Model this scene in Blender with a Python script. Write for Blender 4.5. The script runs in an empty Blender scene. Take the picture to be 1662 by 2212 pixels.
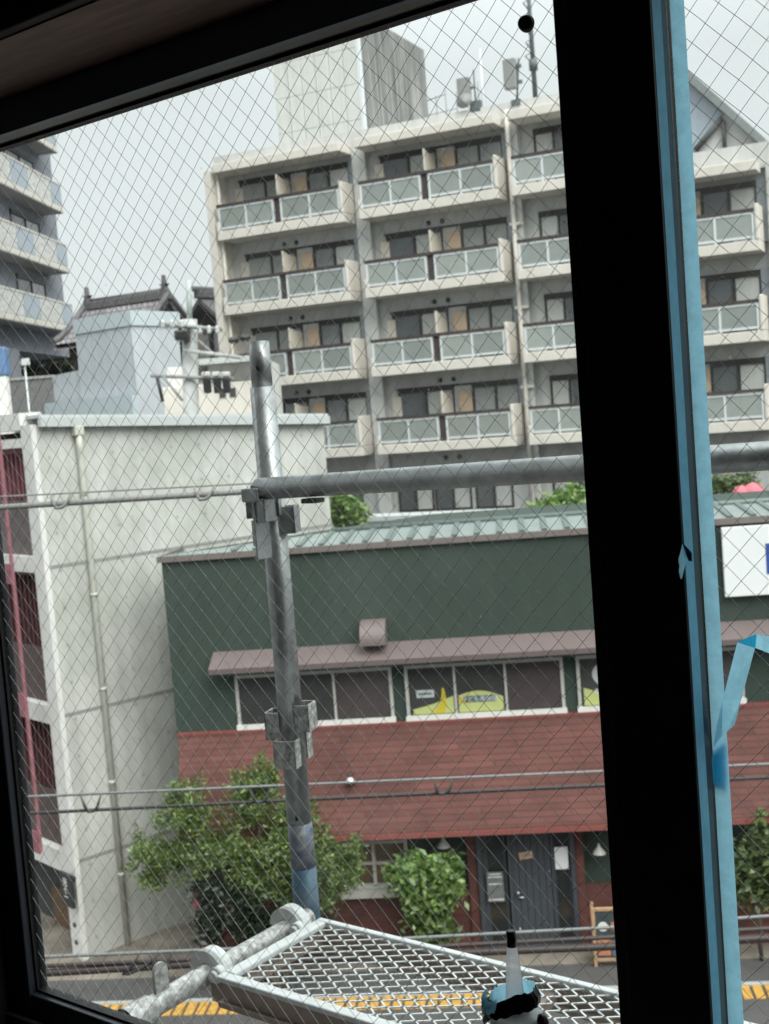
import bpy, math, random
from mathutils import Vector, Matrix
import numpy as np
R = math.radians
random.seed(7); RNG = np.random.default_rng(7)
sc = bpy.context.scene
COL = sc.collection

# ------------------------------------------------------------------ camera
F_PX, PITCH, ROLL, CAM_H = 2700.0, 0.0776, 0.0786, 9.2        # focal length and picture in 1662 x 2212 units
cF = Vector((0, math.cos(PITCH), -math.sin(PITCH)))
cU0 = Vector((0, math.sin(PITCH), math.cos(PITCH))); cR0 = Vector((1, 0, 0))
cR = math.cos(ROLL)*cR0 - math.sin(ROLL)*cU0
cU = math.sin(ROLL)*cR0 + math.cos(ROLL)*cU0
C0 = Vector((0, 0, CAM_H))
cam_d = bpy.data.cameras.new('camera'); cam = bpy.data.objects.new('camera', cam_d); COL.objects.link(cam)
m = Matrix((cR, cU, -cF)).transposed().to_4x4(); m.translation = C0
cam.matrix_world = m
cam_d.sensor_fit = 'VERTICAL'; cam_d.sensor_height = 36.0
cam_d.lens = 36.0*F_PX/2212.0
cam_d.clip_start = 0.02; cam_d.clip_end = 3000
cam_d.dof.use_dof = True; cam_d.dof.focus_distance = 1.45
cam_d.dof.aperture_fstop = cam_d.lens/2.8                       # a 2.8 mm pupil: a phone's tele lens
sc.camera = cam
sc.render.resolution_x, sc.render.resolution_y = 769, 1024

# ------------------------------------------------------------------ sky and sun (overcast)
SUN_EL, SUN_AZ = R(48), R(150)
world = bpy.data.worlds.new('World'); sc.world = world; world.use_nodes = True
nt = world.node_tree; nt.nodes.clear()
out = nt.nodes.new('ShaderNodeOutputWorld'); bg = nt.nodes.new('ShaderNodeBackground')
sky = nt.nodes.new('ShaderNodeTexSky'); sky.sky_type = 'NISHITA'; sky.sun_disc = False
sky.sun_elevation = SUN_EL; sky.sun_rotation = SUN_AZ; sky.air_density = 1.0; sky.dust_density = 4.0; sky.ozone_density = 1.0
hsv = nt.nodes.new('ShaderNodeHueSaturation'); hsv.inputs['Saturation'].default_value = 0.16
nt.links.new(sky.outputs[0], hsv.inputs['Color'])
# cloud layer: evens the clear sky out into a pale overcast, a little brighter overhead
mixc = nt.nodes.new('ShaderNodeMixRGB'); mixc.inputs[0].default_value = 0.93; mixc.inputs[2].default_value = (3.36, 3.54, 3.60, 1)
nt.links.new(hsv.outputs[0], mixc.inputs[1])
tc = nt.nodes.new('ShaderNodeTexCoord'); nz = nt.nodes.new('ShaderNodeTexNoise'); nz.inputs['Scale'].default_value = 1.6; nz.inputs['Detail'].default_value = 5
nt.links.new(tc.outputs['Generated'], nz.inputs['Vector'])
mr = nt.nodes.new('ShaderNodeMapRange'); mr.inputs[1].default_value = 0.3; mr.inputs[2].default_value = 0.7; mr.inputs[3].default_value = 0.965; mr.inputs[4].default_value = 1.035
nt.links.new(nz.outputs[0], mr.inputs[0])
mul = nt.nodes.new('ShaderNodeMixRGB'); mul.blend_type = 'MULTIPLY'; mul.inputs[0].default_value = 1
nt.links.new(mixc.outputs[0], mul.inputs[1]); nt.links.new(mr.outputs[0], mul.inputs[2])
# an overcast sky is brighter overhead than at the horizon
sz_ = nt.nodes.new('ShaderNodeSeparateXYZ'); nt.links.new(tc.outputs['Generated'], sz_.inputs[0])
gr_ = nt.nodes.new('ShaderNodeMapRange'); gr_.inputs[1].default_value = 0.25; gr_.inputs[2].default_value = 0.85; gr_.inputs[3].default_value = 0.82; gr_.inputs[4].default_value = 2.4
nt.links.new(sz_.outputs[2], gr_.inputs[0])
mu2 = nt.nodes.new('ShaderNodeMixRGB'); mu2.blend_type = 'MULTIPLY'; mu2.inputs[0].default_value = 1
nt.links.new(mul.outputs[0], mu2.inputs[1]); nt.links.new(gr_.outputs[0], mu2.inputs[2])
nt.links.new(mu2.outputs[0], bg.inputs[0]); bg.inputs[1].default_value = 0.145
nt.links.new(bg.outputs[0], out.inputs[0])
sd = bpy.data.lights.new('sun', 'SUN'); sd.energy = 1.45; sd.angle = R(50); sd.color = (1.0, 0.97, 0.92)
sun = bpy.data.objects.new('sun', sd); COL.objects.link(sun)
# sun stands behind the viewer and to the right (the street fronts are softly lit)
sun.rotation_euler = (R(90)-SUN_EL, 0, R(180)-SUN_AZ)
sc.view_settings.view_transform = 'Standard'; sc.view_settings.look = 'None'
sc.view_settings.exposure = 1.05; sc.view_settings.gamma = 1.0
sc.cycles.use_denoising = True
sc.cycles.max_bounces = 8; sc.cycles.diffuse_bounces = 4; sc.cycles.transparent_max_bounces = 24
sc.cycles.caustics_reflective = False; sc.cycles.caustics_refractive = False

# ------------------------------------------------------------------ picture-to-place helpers
def ray(x, y): return cF + (x-831)/F_PX*cR - (y-1106)/F_PX*cU
def ground(x, y, z=0.0):
    r = ray(x, y); return C0 + r*((z-CAM_H)/r.z)
def atd(x, y, d):
    r = ray(x, y); return C0 + r*(d/r.y)
class Frame:                                                    # an upright plane: s along it to the right, d away behind it, z up
    def __init__(f, yaw, pt):
        f.yaw = R(yaw); f.o = Vector((pt[0], pt[1], 0))
        f.w = Vector((math.cos(f.yaw), -math.sin(f.yaw), 0)); f.n = Vector((math.sin(f.yaw), math.cos(f.yaw), 0))
    def at(f, x, y, d=0.0):
        r = ray(x, y); t = ((f.o - C0).dot(f.n) + d)/r.dot(f.n); p = C0 + r*t
        return (p-f.o).dot(f.w), p.z
    def pt(f, s, d, z): return f.o + f.w*s + f.n*d + Vector((0, 0, z))

# ------------------------------------------------------------------ materials
MATS = {}
def mat(name, color, rough=0.7, metal=0.0, var=0.0, scale=6.0, bump=0.0, bscale=40.0, streak=0.0, spec=0.5, col2=None, trans=0.0, sheen=0, stretch=(1, 1, 1)):
    if name in MATS: return MATS[name]
    M = bpy.data.materials.new(name); M.use_nodes = True; MATS[name] = M
    t = M.node_tree; b = t.nodes['Principled BSDF']
    b.inputs['Roughness'].default_value = rough; b.inputs['Metallic'].default_value = metal
    b.inputs['Specular IOR Level'].default_value = spec
    c = (*color, 1); b.inputs['Base Color'].default_value = c
    co = t.nodes.new('ShaderNodeTexCoord'); mp = t.nodes.new('ShaderNodeMapping'); mp.inputs['Scale'].default_value = stretch
    t.links.new(co.outputs['Object'], mp.inputs[0])
    last = None
    if var > 0 or col2:
        n = t.nodes.new('ShaderNodeTexNoise'); n.inputs['Scale'].default_value = scale; n.inputs['Detail'].default_value = 8; n.inputs['Roughness'].default_value = 0.62
        t.links.new(mp.outputs[0], n.inputs['Vector'])
        rp = t.nodes.new('ShaderNodeValToRGB')
        rp.color_ramp.elements[0].position = 0.32; rp.color_ramp.elements[1].position = 0.68
        d = col2 if col2 else tuple(max(0, v*(1-var)) for v in color)
        u = tuple(min(1, v*(1+var*0.7)) for v in color) if not col2 else color
        rp.color_ramp.elements[0].color = (*d, 1); rp.color_ramp.elements[1].color = (*u, 1)
        t.links.new(n.outputs[0], rp.inputs[0]); last = rp.outputs[0]
        if metal > 0.2:
            mr = t.nodes.new('ShaderNodeMapRange'); mr.inputs[3].default_value = rough-0.12; mr.inputs[4].default_value = rough+0.16
            t.links.new(n.outputs[0], mr.inputs[0]); t.links.new(mr.outputs[0], b.inputs['Roughness'])
    if streak > 0:                                              # rain streaks that run down a wall
        mp2 = t.nodes.new('ShaderNodeMapping'); mp2.inputs['Scale'].default_value = (5.0, 5.0, 0.22)
        t.links.new(co.outputs['Object'], mp2.inputs[0])
        n2 = t.nodes.new('ShaderNodeTexNoise'); n2.inputs['Scale'].default_value = 1.0; n2.inputs['Detail'].default_value = 6
        t.links.new(mp2.outputs[0], n2.inputs['Vector'])
        r2 = t.nodes.new('ShaderNodeMapRange'); r2.inputs[1].default_value = 0.35; r2.inputs[2].default_value = 0.7; r2.inputs[3].default_value = 1.0; r2.inputs[4].default_value = 1.0-streak
        t.links.new(n2.outputs[0], r2.inputs[0])
        mx = t.nodes.new('ShaderNodeMixRGB'); mx.blend_type = 'MULTIPLY'; mx.inputs[0].default_value = 1; mx.inputs[1].default_value = c
        if last: t.links.new(last, mx.inputs[1])
        t.links.new(r2.outputs[0], mx.inputs[2]); last = mx.outputs[0]
    if last: t.links.new(last, b.inputs['Base Color'])
    if bump > 0:
        n3 = t.nodes.new('ShaderNodeTexNoise'); n3.inputs['Scale'].default_value = bscale; n3.inputs['Detail'].default_value = 4
        t.links.new(mp.outputs[0], n3.inputs['Vector'])
        bp = t.nodes.new('ShaderNodeBump'); bp.inputs['Strength'].default_value = bump; bp.inputs['Distance'].default_value = 0.02
        t.links.new(n3.outputs[0], bp.inputs['Height']); t.links.new(bp.outputs[0], b.inputs['Normal'])
    return M
def brick_mat(name, c1, c2, mortar, w, h, ms=0.012, rot=True, bump=0.5, rough=0.85, var=0.25):
    M = bpy.data.materials.new(name); M.use_nodes = True; MATS[name] = M
    t = M.node_tree; b = t.nodes['Principled BSDF']; b.inputs['Roughness'].default_value = rough
    co = t.nodes.new('ShaderNodeTexCoord'); sp = t.nodes.new('ShaderNodeSeparateXYZ'); cb = t.nodes.new('ShaderNodeCombineXYZ')
    t.links.new(co.outputs['Object'], sp.inputs[0])
    ad = t.nodes.new('ShaderNodeMath'); ad.operation = 'ADD'; t.links.new(sp.outputs[0], ad.inputs[0]); t.links.new(sp.outputs[1], ad.inputs[1])
    t.links.new(ad.outputs[0], cb.inputs[0]); t.links.new(sp.outputs[2], cb.inputs[1])
    br = t.nodes.new('ShaderNodeTexBrick'); br.inputs['Scale'].default_value = 1.0
    br.inputs['Color1'].default_value = (*c1, 1); br.inputs['Color2'].default_value = (*c2, 1); br.inputs['Mortar'].default_value = (*mortar, 1)
    br.inputs['Mortar Size'].default_value = ms; br.inputs['Brick Width'].default_value = w; br.inputs['Row Height'].default_value = h
    t.links.new(cb.outputs[0], br.inputs['Vector'])
    n = t.nodes.new('ShaderNodeTexNoise'); n.inputs['Scale'].default_value = 1.7; n.inputs['Detail'].default_value = 8
    t.links.new(co.outputs['Object'], n.inputs['Vector'])
    mr = t.nodes.new('ShaderNodeMapRange'); mr.inputs[1].default_value = .3; mr.inputs[2].default_value = .7; mr.inputs[3].default_value = 1-var; mr.inputs[4].default_value = 1+var
    t.links.new(n.outputs[0], mr.inputs[0])
    mx = t.nodes.new('ShaderNodeMixRGB'); mx.blend_type = 'MULTIPLY'; mx.inputs[0].default_value = 1
    t.links.new(br.outputs[0], mx.inputs[1]); t.links.new(mr.outputs[0], mx.inputs[2]); t.links.new(mx.outputs[0], b.inputs['Base Color'])
    bp = t.nodes.new('ShaderNodeBump'); bp.inputs['Strength'].default_value = bump; bp.inputs['Distance'].default_value = 0.015; bp.invert = True
    t.links.new(br.outputs['Fac'], bp.inputs['Height']); t.links.new(bp.outputs[0], b.inputs['Normal'])
    return M
def glass_mat():
    M = bpy.data.materials.new('wired_glass'); M.use_nodes = True; t = M.node_tree; t.nodes.clear()
    o = t.nodes.new('ShaderNodeOutputMaterial'); tr = t.nodes.new('ShaderNodeBsdfTransparent'); tr.inputs[0].default_value = (.965, .985, .975, 1)
    gl = t.nodes.new('ShaderNodeBsdfGlossy'); gl.inputs['Roughness'].default_value = 0.02
    fr = t.nodes.new('ShaderNodeFresnel'); fr.inputs['IOR'].default_value = 1.45
    mu = t.nodes.new('ShaderNodeMath'); mu.operation = 'MULTIPLY'; mu.inputs[1].default_value = 0.5; t.links.new(fr.outputs[0], mu.inputs[0])
    ge = t.nodes.new('ShaderNodeNewGeometry'); iv = t.nodes.new('ShaderNodeMath'); iv.operation = 'SUBTRACT'; iv.inputs[0].default_value = 1; t.links.new(ge.outputs['Backfacing'], iv.inputs[1])
    mb = t.nodes.new('ShaderNodeMath'); mb.operation = 'MULTIPLY'; t.links.new(mu.outputs[0], mb.inputs[0]); t.links.new(iv.outputs[0], mb.inputs[1]); mu = mb   # the sheet reflects at its outer faces only
    # specks and dried rain marks on the pane
    co = t.nodes.new('ShaderNodeTexCoord'); n = t.nodes.new('ShaderNodeTexNoise'); n.inputs['Scale'].default_value = 3.0; n.inputs['Detail'].default_value = 6
    t.links.new(co.outputs['Object'], n.inputs['Vector'])
    mr = t.nodes.new('ShaderNodeMapRange'); mr.inputs[1].default_value = .5; mr.inputs[2].default_value = .8; mr.inputs[3].default_value = 0.0; mr.inputs[4].default_value = .05
    t.links.new(n.outputs[0], mr.inputs[0])
    vo = t.nodes.new('ShaderNodeTexVoronoi'); vo.inputs['Scale'].default_value = 22; vo.inputs['Randomness'].default_value = 1
    t.links.new(co.outputs['Object'], vo.inputs['Vector'])
    lt = t.nodes.new('ShaderNodeMath'); lt.operation = 'LESS_THAN'; lt.inputs[1].default_value = .035; t.links.new(vo.outputs['Distance'], lt.inputs[0])
    m2 = t.nodes.new('ShaderNodeMath'); m2.operation = 'MULTIPLY'; m2.inputs[1].default_value = .3; t.links.new(lt.outputs[0], m2.inputs[0])
    mx_ = t.nodes.new('ShaderNodeMath'); mx_.operation = 'MAXIMUM'; t.links.new(mr.outputs[0], mx_.inputs[0]); t.links.new(m2.outputs[0], mx_.inputs[1])
    df = t.nodes.new('ShaderNodeBsdfTranslucent'); df.inputs[0].default_value = (.5, .5, .48, 1)
    a = t.nodes.new('ShaderNodeMixShader'); b = t.nodes.new('ShaderNodeMixShader')
    t.links.new(mx_.outputs[0], a.inputs[0]); t.links.new(tr.outputs[0], a.inputs[1]); t.links.new(df.outputs[0], a.inputs[2])
    t.links.new(mu.outputs[0], b.inputs[0]); t.links.new(a.outputs[0], b.inputs[1]); t.links.new(gl.outputs[0], b.inputs[2])
    t.links.new(b.outputs[0], o.inputs[0]); return M
def thin_mat(name, col, tcol, fac, clear=0.0, var=0.0, scale=12, rough=0.5, gloss=0.04, objvar=0.0):   # thin sheet: diffuse + light that passes through + a clear share
    M = bpy.data.materials.new(name); M.use_nodes = True; t = M.node_tree; t.nodes.clear()
    o = t.nodes.new('ShaderNodeOutputMaterial'); d = t.nodes.new('ShaderNodeBsdfDiffuse'); tl = t.nodes.new('ShaderNodeBsdfTranslucent')
    d.inputs[0].default_value = (*col, 1); tl.inputs[0].default_value = (*tcol, 1)
    if var:
        co = t.nodes.new('ShaderNodeTexCoord'); n = t.nodes.new('ShaderNodeTexNoise'); n.inputs['Scale'].default_value = scale; n.inputs['Detail'].default_value = 9; n.inputs['Roughness'].default_value = .7
        t.links.new(co.outputs['Object'], n.inputs['Vector'])
        mr = t.nodes.new('ShaderNodeMapRange'); mr.inputs[1].default_value = .3; mr.inputs[2].default_value = .7; mr.inputs[3].default_value = 1-var; mr.inputs[4].default_value = 1+var
        t.links.new(n.outputs[0], mr.inputs[0])
        if objvar:                                              # panes of one balcony differ a little from each other
            oi = t.nodes.new('ShaderNodeObjectInfo'); m3 = t.nodes.new('ShaderNodeMapRange'); m3.inputs[3].default_value = 1-objvar; m3.inputs[4].default_value = 1+objvar
            t.links.new(oi.outputs['Random'], m3.inputs[0]); m4 = t.nodes.new('ShaderNodeMath'); m4.operation = 'MULTIPLY'
            t.links.new(mr.outputs[0], m4.inputs[0]); t.links.new(m3.outputs[0], m4.inputs[1]); mr = m4
        for bs, cc in ((d, col), (tl, tcol)):
            mx = t.nodes.new('ShaderNodeMixRGB'); mx.blend_type = 'MULTIPLY'; mx.inputs[0].default_value = 1; mx.inputs[1].default_value = (*cc, 1)
            t.links.new(mr.outputs[0], mx.inputs[2]); t.links.new(mx.outputs[0], bs.inputs[0])
    a = t.nodes.new('ShaderNodeMixShader'); a.inputs[0].default_value = fac
    t.links.new(d.outputs[0], a.inputs[1]); t.links.new(tl.outputs[0], a.inputs[2]); last = a
    if clear:
        tr = t.nodes.new('ShaderNodeBsdfTransparent'); b = t.nodes.new('ShaderNodeMixShader'); b.inputs[0].default_value = clear
        t.links.new(last.outputs[0], b.inputs[1]); t.links.new(tr.outputs[0], b.inputs[2]); last = b
    if gloss:
        g = t.nodes.new('ShaderNodeBsdfGlossy'); g.inputs['Roughness'].default_value = rough; b = t.nodes.new('ShaderNodeMixShader'); b.inputs[0].default_value = gloss
        t.links.new(last.outputs[0], b.inputs[1]); t.links.new(g.outputs[0], b.inputs[2]); last = b
    t.links.new(last.outputs[0], o.inputs[0]); MATS[name] = M; return M
def leaf_mat(name, c1, c2, c3):
    M = bpy.data.materials.new(name); M.use_nodes = True; t = M.node_tree; t.nodes.clear()
    o = t.nodes.new('ShaderNodeOutputMaterial'); g = t.nodes.new('ShaderNodeNewGeometry'); rp = t.nodes.new('ShaderNodeValToRGB')
    rp.color_ramp.elements[0].color = (*c1, 1); rp.color_ramp.elements[1].color = (*c3, 1)
    e = rp.color_ramp.elements.new(.55); e.color = (*c2, 1)
    t.links.new(g.outputs['Random Per Island'], rp.inputs[0])
    d = t.nodes.new('ShaderNodeBsdfDiffuse'); tl = t.nodes.new('ShaderNodeBsdfTranslucent'); gl = t.nodes.new('ShaderNodeBsdfGlossy'); gl.inputs['Roughness'].default_value = .45
    t.links.new(rp.outputs[0], d.inputs[0]); t.links.new(rp.outputs[0], tl.inputs[0])
    a = t.nodes.new('ShaderNodeMixShader'); a.inputs[0].default_value = .4; t.links.new(d.outputs[0], a.inputs[1]); t.links.new(tl.outputs[0], a.inputs[2])
    b = t.nodes.new('ShaderNodeMixShader'); b.inputs[0].default_value = .06; t.links.new(a.outputs[0], b.inputs[1]); t.links.new(gl.outputs[0], b.inputs[2])
    t.links.new(b.outputs[0], o.inputs[0]); MATS[name] = M; return M
def concrete_mat():                                             # board-marked fair-faced concrete: blotches, streaks, form-tie dots
    M = mat('fair_faced_concrete', (.55, .55, .515), .85, var=.10, scale=1.3, streak=.20, bump=.12, bscale=25)
    t = M.node_tree; b = t.nodes['Principled BSDF']; src = b.inputs['Base Color'].links[0].from_socket
    co = t.nodes.new('ShaderNodeTexCoord'); sp = t.nodes.new('ShaderNodeSeparateXYZ'); t.links.new(co.outputs['Object'], sp.inputs[0])
    def cell(sock, size):
        a = t.nodes.new('ShaderNodeMath'); a.operation = 'DIVIDE'; a.inputs[1].default_value = size; t.links.new(sock, a.inputs[0])
        f = t.nodes.new('ShaderNodeMath'); f.operation = 'FRACT'; t.links.new(a.outputs[0], f.inputs[0])
        s = t.nodes.new('ShaderNodeMath'); s.operation = 'SUBTRACT'; s.inputs[1].default_value = .5; t.links.new(f.outputs[0], s.inputs[0])
        k = t.nodes.new('ShaderNodeMath'); k.operation = 'MULTIPLY'; k.inputs[1].default_value = size; t.links.new(s.outputs[0], k.inputs[0])
        p = t.nodes.new('ShaderNodeMath'); p.operation = 'POWER'; p.inputs[1].default_value = 2; t.links.new(k.outputs[0], p.inputs[0]); return p
    px, pz = cell(sp.outputs[1], .62), cell(sp.outputs[2], .66)
    ad = t.nodes.new('ShaderNodeMath'); ad.operation = 'ADD'; t.links.new(px.outputs[0], ad.inputs[0]); t.links.new(pz.outputs[0], ad.inputs[1])
    mr = t.nodes.new('ShaderNodeMapRange'); mr.inputs[1].default_value = .0004; mr.inputs[2].default_value = .0014; mr.inputs[3].default_value = .66; mr.inputs[4].default_value = 1
    t.links.new(ad.outputs[0], mr.inputs[0])
    mx = t.nodes.new('ShaderNodeMixRGB'); mx.blend_type = 'MULTIPLY'; mx.inputs[0].default_value = 1
    t.links.new(src, mx.inputs[1]); t.links.new(mr.outputs[0], mx.inputs[2]); t.links.new(mx.outputs[0], b.inputs['Base Color'])
    # moss-grey staining patch that grew on the wall's lower part
    n = t.nodes.new('ShaderNodeTexNoise'); n.inputs['Scale'].default_value = .55; n.inputs['Detail'].default_value = 7; n.inputs['Roughness'].default_value = .65; t.links.new(co.outputs['Object'], n.inputs['Vector'])
    r2 = t.nodes.new('ShaderNodeMapRange'); r2.inputs[1].default_value = .42; r2.inputs[2].default_value = .62; t.links.new(n.outputs[0], r2.inputs[0])
    m2 = t.nodes.new('ShaderNodeMixRGB'); m2.blend_type = 'MULTIPLY'; m2.inputs[2].default_value = (.80, .81, .78, 1)
    t.links.new(r2.outputs[0], m2.inputs[0]); t.links.new(mx.outputs[0], m2.inputs[1]); t.links.new(m2.outputs[0], b.inputs['Base Color'])
    return M

M_GLASS = glass_mat()
M_WIRE = mat('steel_wire', (.62, .63, .61), .36, .45)
M_SASH = mat('black_bronze_aluminium', (.030, .034, .044), .30, .0, var=.25, scale=30)
M_GASKET = mat('black_rubber', (.006, .006, .006), .5)
M_CASING = mat('dark_brown_wood', (.36, .23, .19), .5, var=.3, scale=8, stretch=(1, 8, 8))
M_ROOM = mat('dim_plaster', (.30, .29, .28), .9, var=.06, bump=.05)
M_OUTER = mat('grey_render', (.28, .27, .26), .9, var=.15, scale=1.2, bump=.2)
M_TAPE = thin_mat('blue_masking_tape', (.22, .50, .68), (.40, .78, .95), .82, var=.16, scale=60, gloss=.03)
M_TAPE2 = thin_mat('doubled_blue_masking_tape', (.03, .30, .50), (.03, .42, .72), .7, var=.15, scale=60, gloss=.03)
M_TAPEIN = mat('blue_tape_on_frame', (.17, .50, .70), .7, var=.12, scale=60)
M_GALV = mat('galvanised_steel', (.47, .49, .49), .36, .8, var=.3, scale=26, bump=.05, bscale=90)
M_GALVB = mat('weathered_bright_zinc', (.85, .85, .83), .40, .3, col2=(.24, .24, .23), var=.4, scale=75, bump=.12, bscale=120)
M_PALE = mat('pale_painted_zinc', (.80, .83, .82), .5, .1, var=.12, scale=30)
M_TAN = mat('brown_rusted_channel', (.44, .35, .29), .6, .1, var=.25, scale=20)
M_BLUEPAINT = mat('worn_blue_paint', (.06, .15, .24), .5, .2, var=.45, scale=14, col2=(.17, .24, .29))
M_WORN = mat('scraped_blue_band', (.05, .09, .20), .5, .3, col2=(.40, .40, .38), scale=34, var=.1)
M_HOLE = mat('dark_hole', (.01, .01, .01), .9)
M_CONC = concrete_mat()
M_WHITE = mat('white_painted_concrete', (.68, .67, .645), .75, var=.06, scale=2, streak=.1)
M_GUTTER = mat('white_gutter', (.46, .48, .475), .5, var=.05)
M_JOINT = mat('form_joint', (.26, .26, .24), .9, var=.15)
M_PINK = mat('faded_pink_steel', (.27, .105, .125), .55, var=.18, scale=7)
M_MAROON = mat('maroon_steel', (.10, .035, .04), .6, var=.2)
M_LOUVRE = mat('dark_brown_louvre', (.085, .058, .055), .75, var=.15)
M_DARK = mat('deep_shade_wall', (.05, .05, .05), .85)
M_GREEN = mat('dark_green_render', (.035, .054, .043), .85, var=.08, scale=1.1, streak=.14, bump=.15, bscale=60)
M_GREEN2 = mat('dark_green_board', (.031, .050, .040), .7, var=.1, scale=3)
M_TEAL = mat('pale_teal_sheet_roof', (.235, .275, .265), .42, .2, var=.12, scale=3)
M_TEALRIB = mat('shadow_toned_teal', (.125, .155, .148), .5, .2, var=.1)  # batten shadows are put into this darker teal
M_MAUVE = mat('mauve_brown_sheet', (.155, .120, .117), .55, .1, var=.08, scale=4)
M_TRIM = mat('brown_roof_edge', (.16, .135, .125), .55, var=.1)
M_SHINGLE = brick_mat('red_shingle', (.150, .060, .050), (.112, .044, .037), (.080, .030, .026), .95, .098, .007, bump=.7, var=.2)
M_BRICK = brick_mat('dark_red_brick', (.145, .042, .034), (.095, .028, .025), (.085, .05, .042), .21, .07, .008, bump=.6)
M_WINF = mat('pale_aluminium_frame', (.50, .49, .46), .5, .2, var=.06)
M_SILLW = mat('white_window_sill', (.66, .66, .62), .6, var=.08)
M_DPANE = mat('dark_window_glass', (.05, .052, .05), .12, var=.3, scale=1.5)
M_SHUT = mat('dark_brown_blind', (.055, .042, .042), .6, var=.12)
M_DOOR = mat('charcoal_blue_door', (.048, .055, .065), .5, var=.08, scale=3)
M_DOORG = mat('door_glass', (.02, .022, .022), .12)
M_CHROME = mat('brushed_steel', (.6, .6, .6), .3, .9)
M_CREAM = mat('cream_painted_concrete', (.62, .57, .49), .8, var=.05, scale=1.5)
M_APT = mat('pale_grey_apartment_render', (.54, .54, .525), .85, var=.07, scale=.6, streak=.14)
M_SLAB = mat('off_white_slab_edge', (.66, .62, .56), .8, var=.06, scale=1.2, streak=.08)
M_RAIL = mat('white_aluminium_rail', (.68, .71, .72), .45, .2)
M_BROWNRAIL = mat('dark_brown_rail', (.055, .042, .038), .5)
M_FROST = thin_mat('frosted_green_glass', (.46, .50, .475), (.60, .65, .62), .45, clear=.26, objvar=.14, var=.1, scale=.9, rough=.25, gloss=.10)
M_APTW = mat('apartment_window_glass', (.11, .12, .125), .08, var=.35, scale=.8)
M_CURT = mat('pale_curtain', (.50, .51, .49), .9, var=.2, scale=9, stretch=(4, 1, .2))
M_CURT2 = mat('grey_net_curtain', (.33, .34, .335), .9, var=.25, scale=9, stretch=(4, 1, .2))
M_APTW2 = mat('blind_behind_glass', (.24, .25, .255), .15, var=.3, scale=1.2)
M_WFRAME = mat('dark_window_frame', (.035, .032, .03), .5)
M_TANBOX = mat('tan_heater_cover', (.50, .38, .28), .7, var=.12, scale=2)
M_VENT = mat('dark_vent_cap', (.05, .05, .05), .6)
M_TOWERW = mat('tower_panel_white', (.60, .61, .58), .8, var=.07, scale=.8, streak=.12)
M_TOWERD = mat('tower_streaked_grey', (.30, .30, .29), .9, var=.2, scale=.7, streak=.75)  # tower body: darker grey than its front panels, with downward streaks
M_ANT = mat('antenna_grey', (.25, .255, .25), .6, var=.1)
M_ANTD = mat('antenna_dark_steel', (.12, .14, .14), .6, .3)
M_LBLD = mat('blue_grey_render', (.27, .285, .32), .85, var=.08, scale=.5, streak=.15)
M_LBLDS = mat('shaded_grey_soffit', (.42, .42, .41), .85, var=.08)
M_LPANEL = mat('pierced_concrete_panel', (.58, .57, .55), .85, var=.35, scale=5)
M_LGLASS = mat('blue_grey_balcony_glass', (.34, .39, .44), .25, var=.06)
M_CLAD = mat('pale_blue_sheet_cladding', (.53, .56, .59), .6, .1, var=.07, scale=.9, streak=.12)
M_CLADT = mat('blue_sheet_edge_trim', (.47, .53, .56), .55)
M_TILE = brick_mat('grey_roof_tile', (.34, .31, .33), (.28, .26, .27), (.14, .13, .14), .28, .24, .03, bump=.9)
M_TILED = mat('dark_ridge_tile', (.15, .145, .15), .7, var=.25, scale=6)
M_TIMBER = mat('dark_temple_timber', (.06, .048, .042), .8, var=.2)
M_PLASTER = mat('grey_white_plaster', (.42, .42, .45), .9, var=.08)
M_POLE = mat('utility_pole_concrete', (.47, .48, .47), .85, var=.12, scale=4, streak=.15)
M_INSUL = mat('white_porcelain', (.50, .50, .48), .3)
M_BLACK = mat('black_plastic', (.012, .012, .013), .4)
M_CABLE = mat('black_cable', (.03, .03, .03), .55)
M_CABLEG = mat('grey_sheathed_cable', (.20, .195, .185), .6, var=.1)
M_STRAND = mat('galvanised_strand', (.20, .205, .205), .6, .3, var=.15)
M_CABLEB = mat('brown_black_cable', (.045, .032, .03), .5)
M_ASPH = mat('asphalt', (.062, .062, .062), .95, var=.22, scale=2.2, bump=.35, bscale=120)
M_ASPH2 = mat('grey_pavement', (.075, .072, .070), .95, var=.2, scale=1.6, bump=.3, bscale=90)
M_FORE = mat('beige_forecourt', (.205, .175, .145), .9, var=.45, scale=1.6, bump=.25, bscale=60)
M_KERB = mat('pale_kerb', (.36, .36, .35), .85, var=.12, scale=5)
M_YEL = mat('yellow_tactile_block', (.52, .29, .06), .8, var=.25, scale=9, bump=.25, bscale=50)
M_SIGNW = mat('white_sign_face', (.72, .74, .74), .45, var=.02)
M_SIGNB = mat('blue_sign_mark', (.02, .065, .28), .45)
M_SIGNK = mat('black_sign_face', (.03, .032, .034), .5)
M_LETTER = mat('white_lettering', (.68, .68, .66), .6)
M_INK = mat('dark_lettering', (.06, .10, .12), .6)
M_LIME = mat('lime_window_sticker', (.46, .49, .19), .6, var=.05)
M_BANANA = mat('yellow_sticker', (.50, .40, .03), .6)
M_ORANGEY = mat('amber_sticker', (.50, .38, .06), .6)
M_STICK = mat('pale_sticker', (.45, .47, .47), .6)
M_KRAFT = mat('kraft_paper', (.48, .33, .23), .8, var=.08)
M_PAPER = mat('white_paper', (.72, .73, .76), .8)
M_GPAPER = mat('grey_printed_poster', (.15, .16, .165), .7, var=.35, scale=16)
M_LAMP = mat('white_enamel_shade', (.66, .65, .61), .4)
M_WOOD = mat('light_wood_frame', (.46, .29, .17), .65, var=.2, scale=8)
M_CHALK = mat('chalkboard', (.045, .06, .068), .7, var=.4, scale=9)
M_ORPO = mat('orange_food_poster', (.50, .21, .12), .6, var=.5, scale=14)
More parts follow.
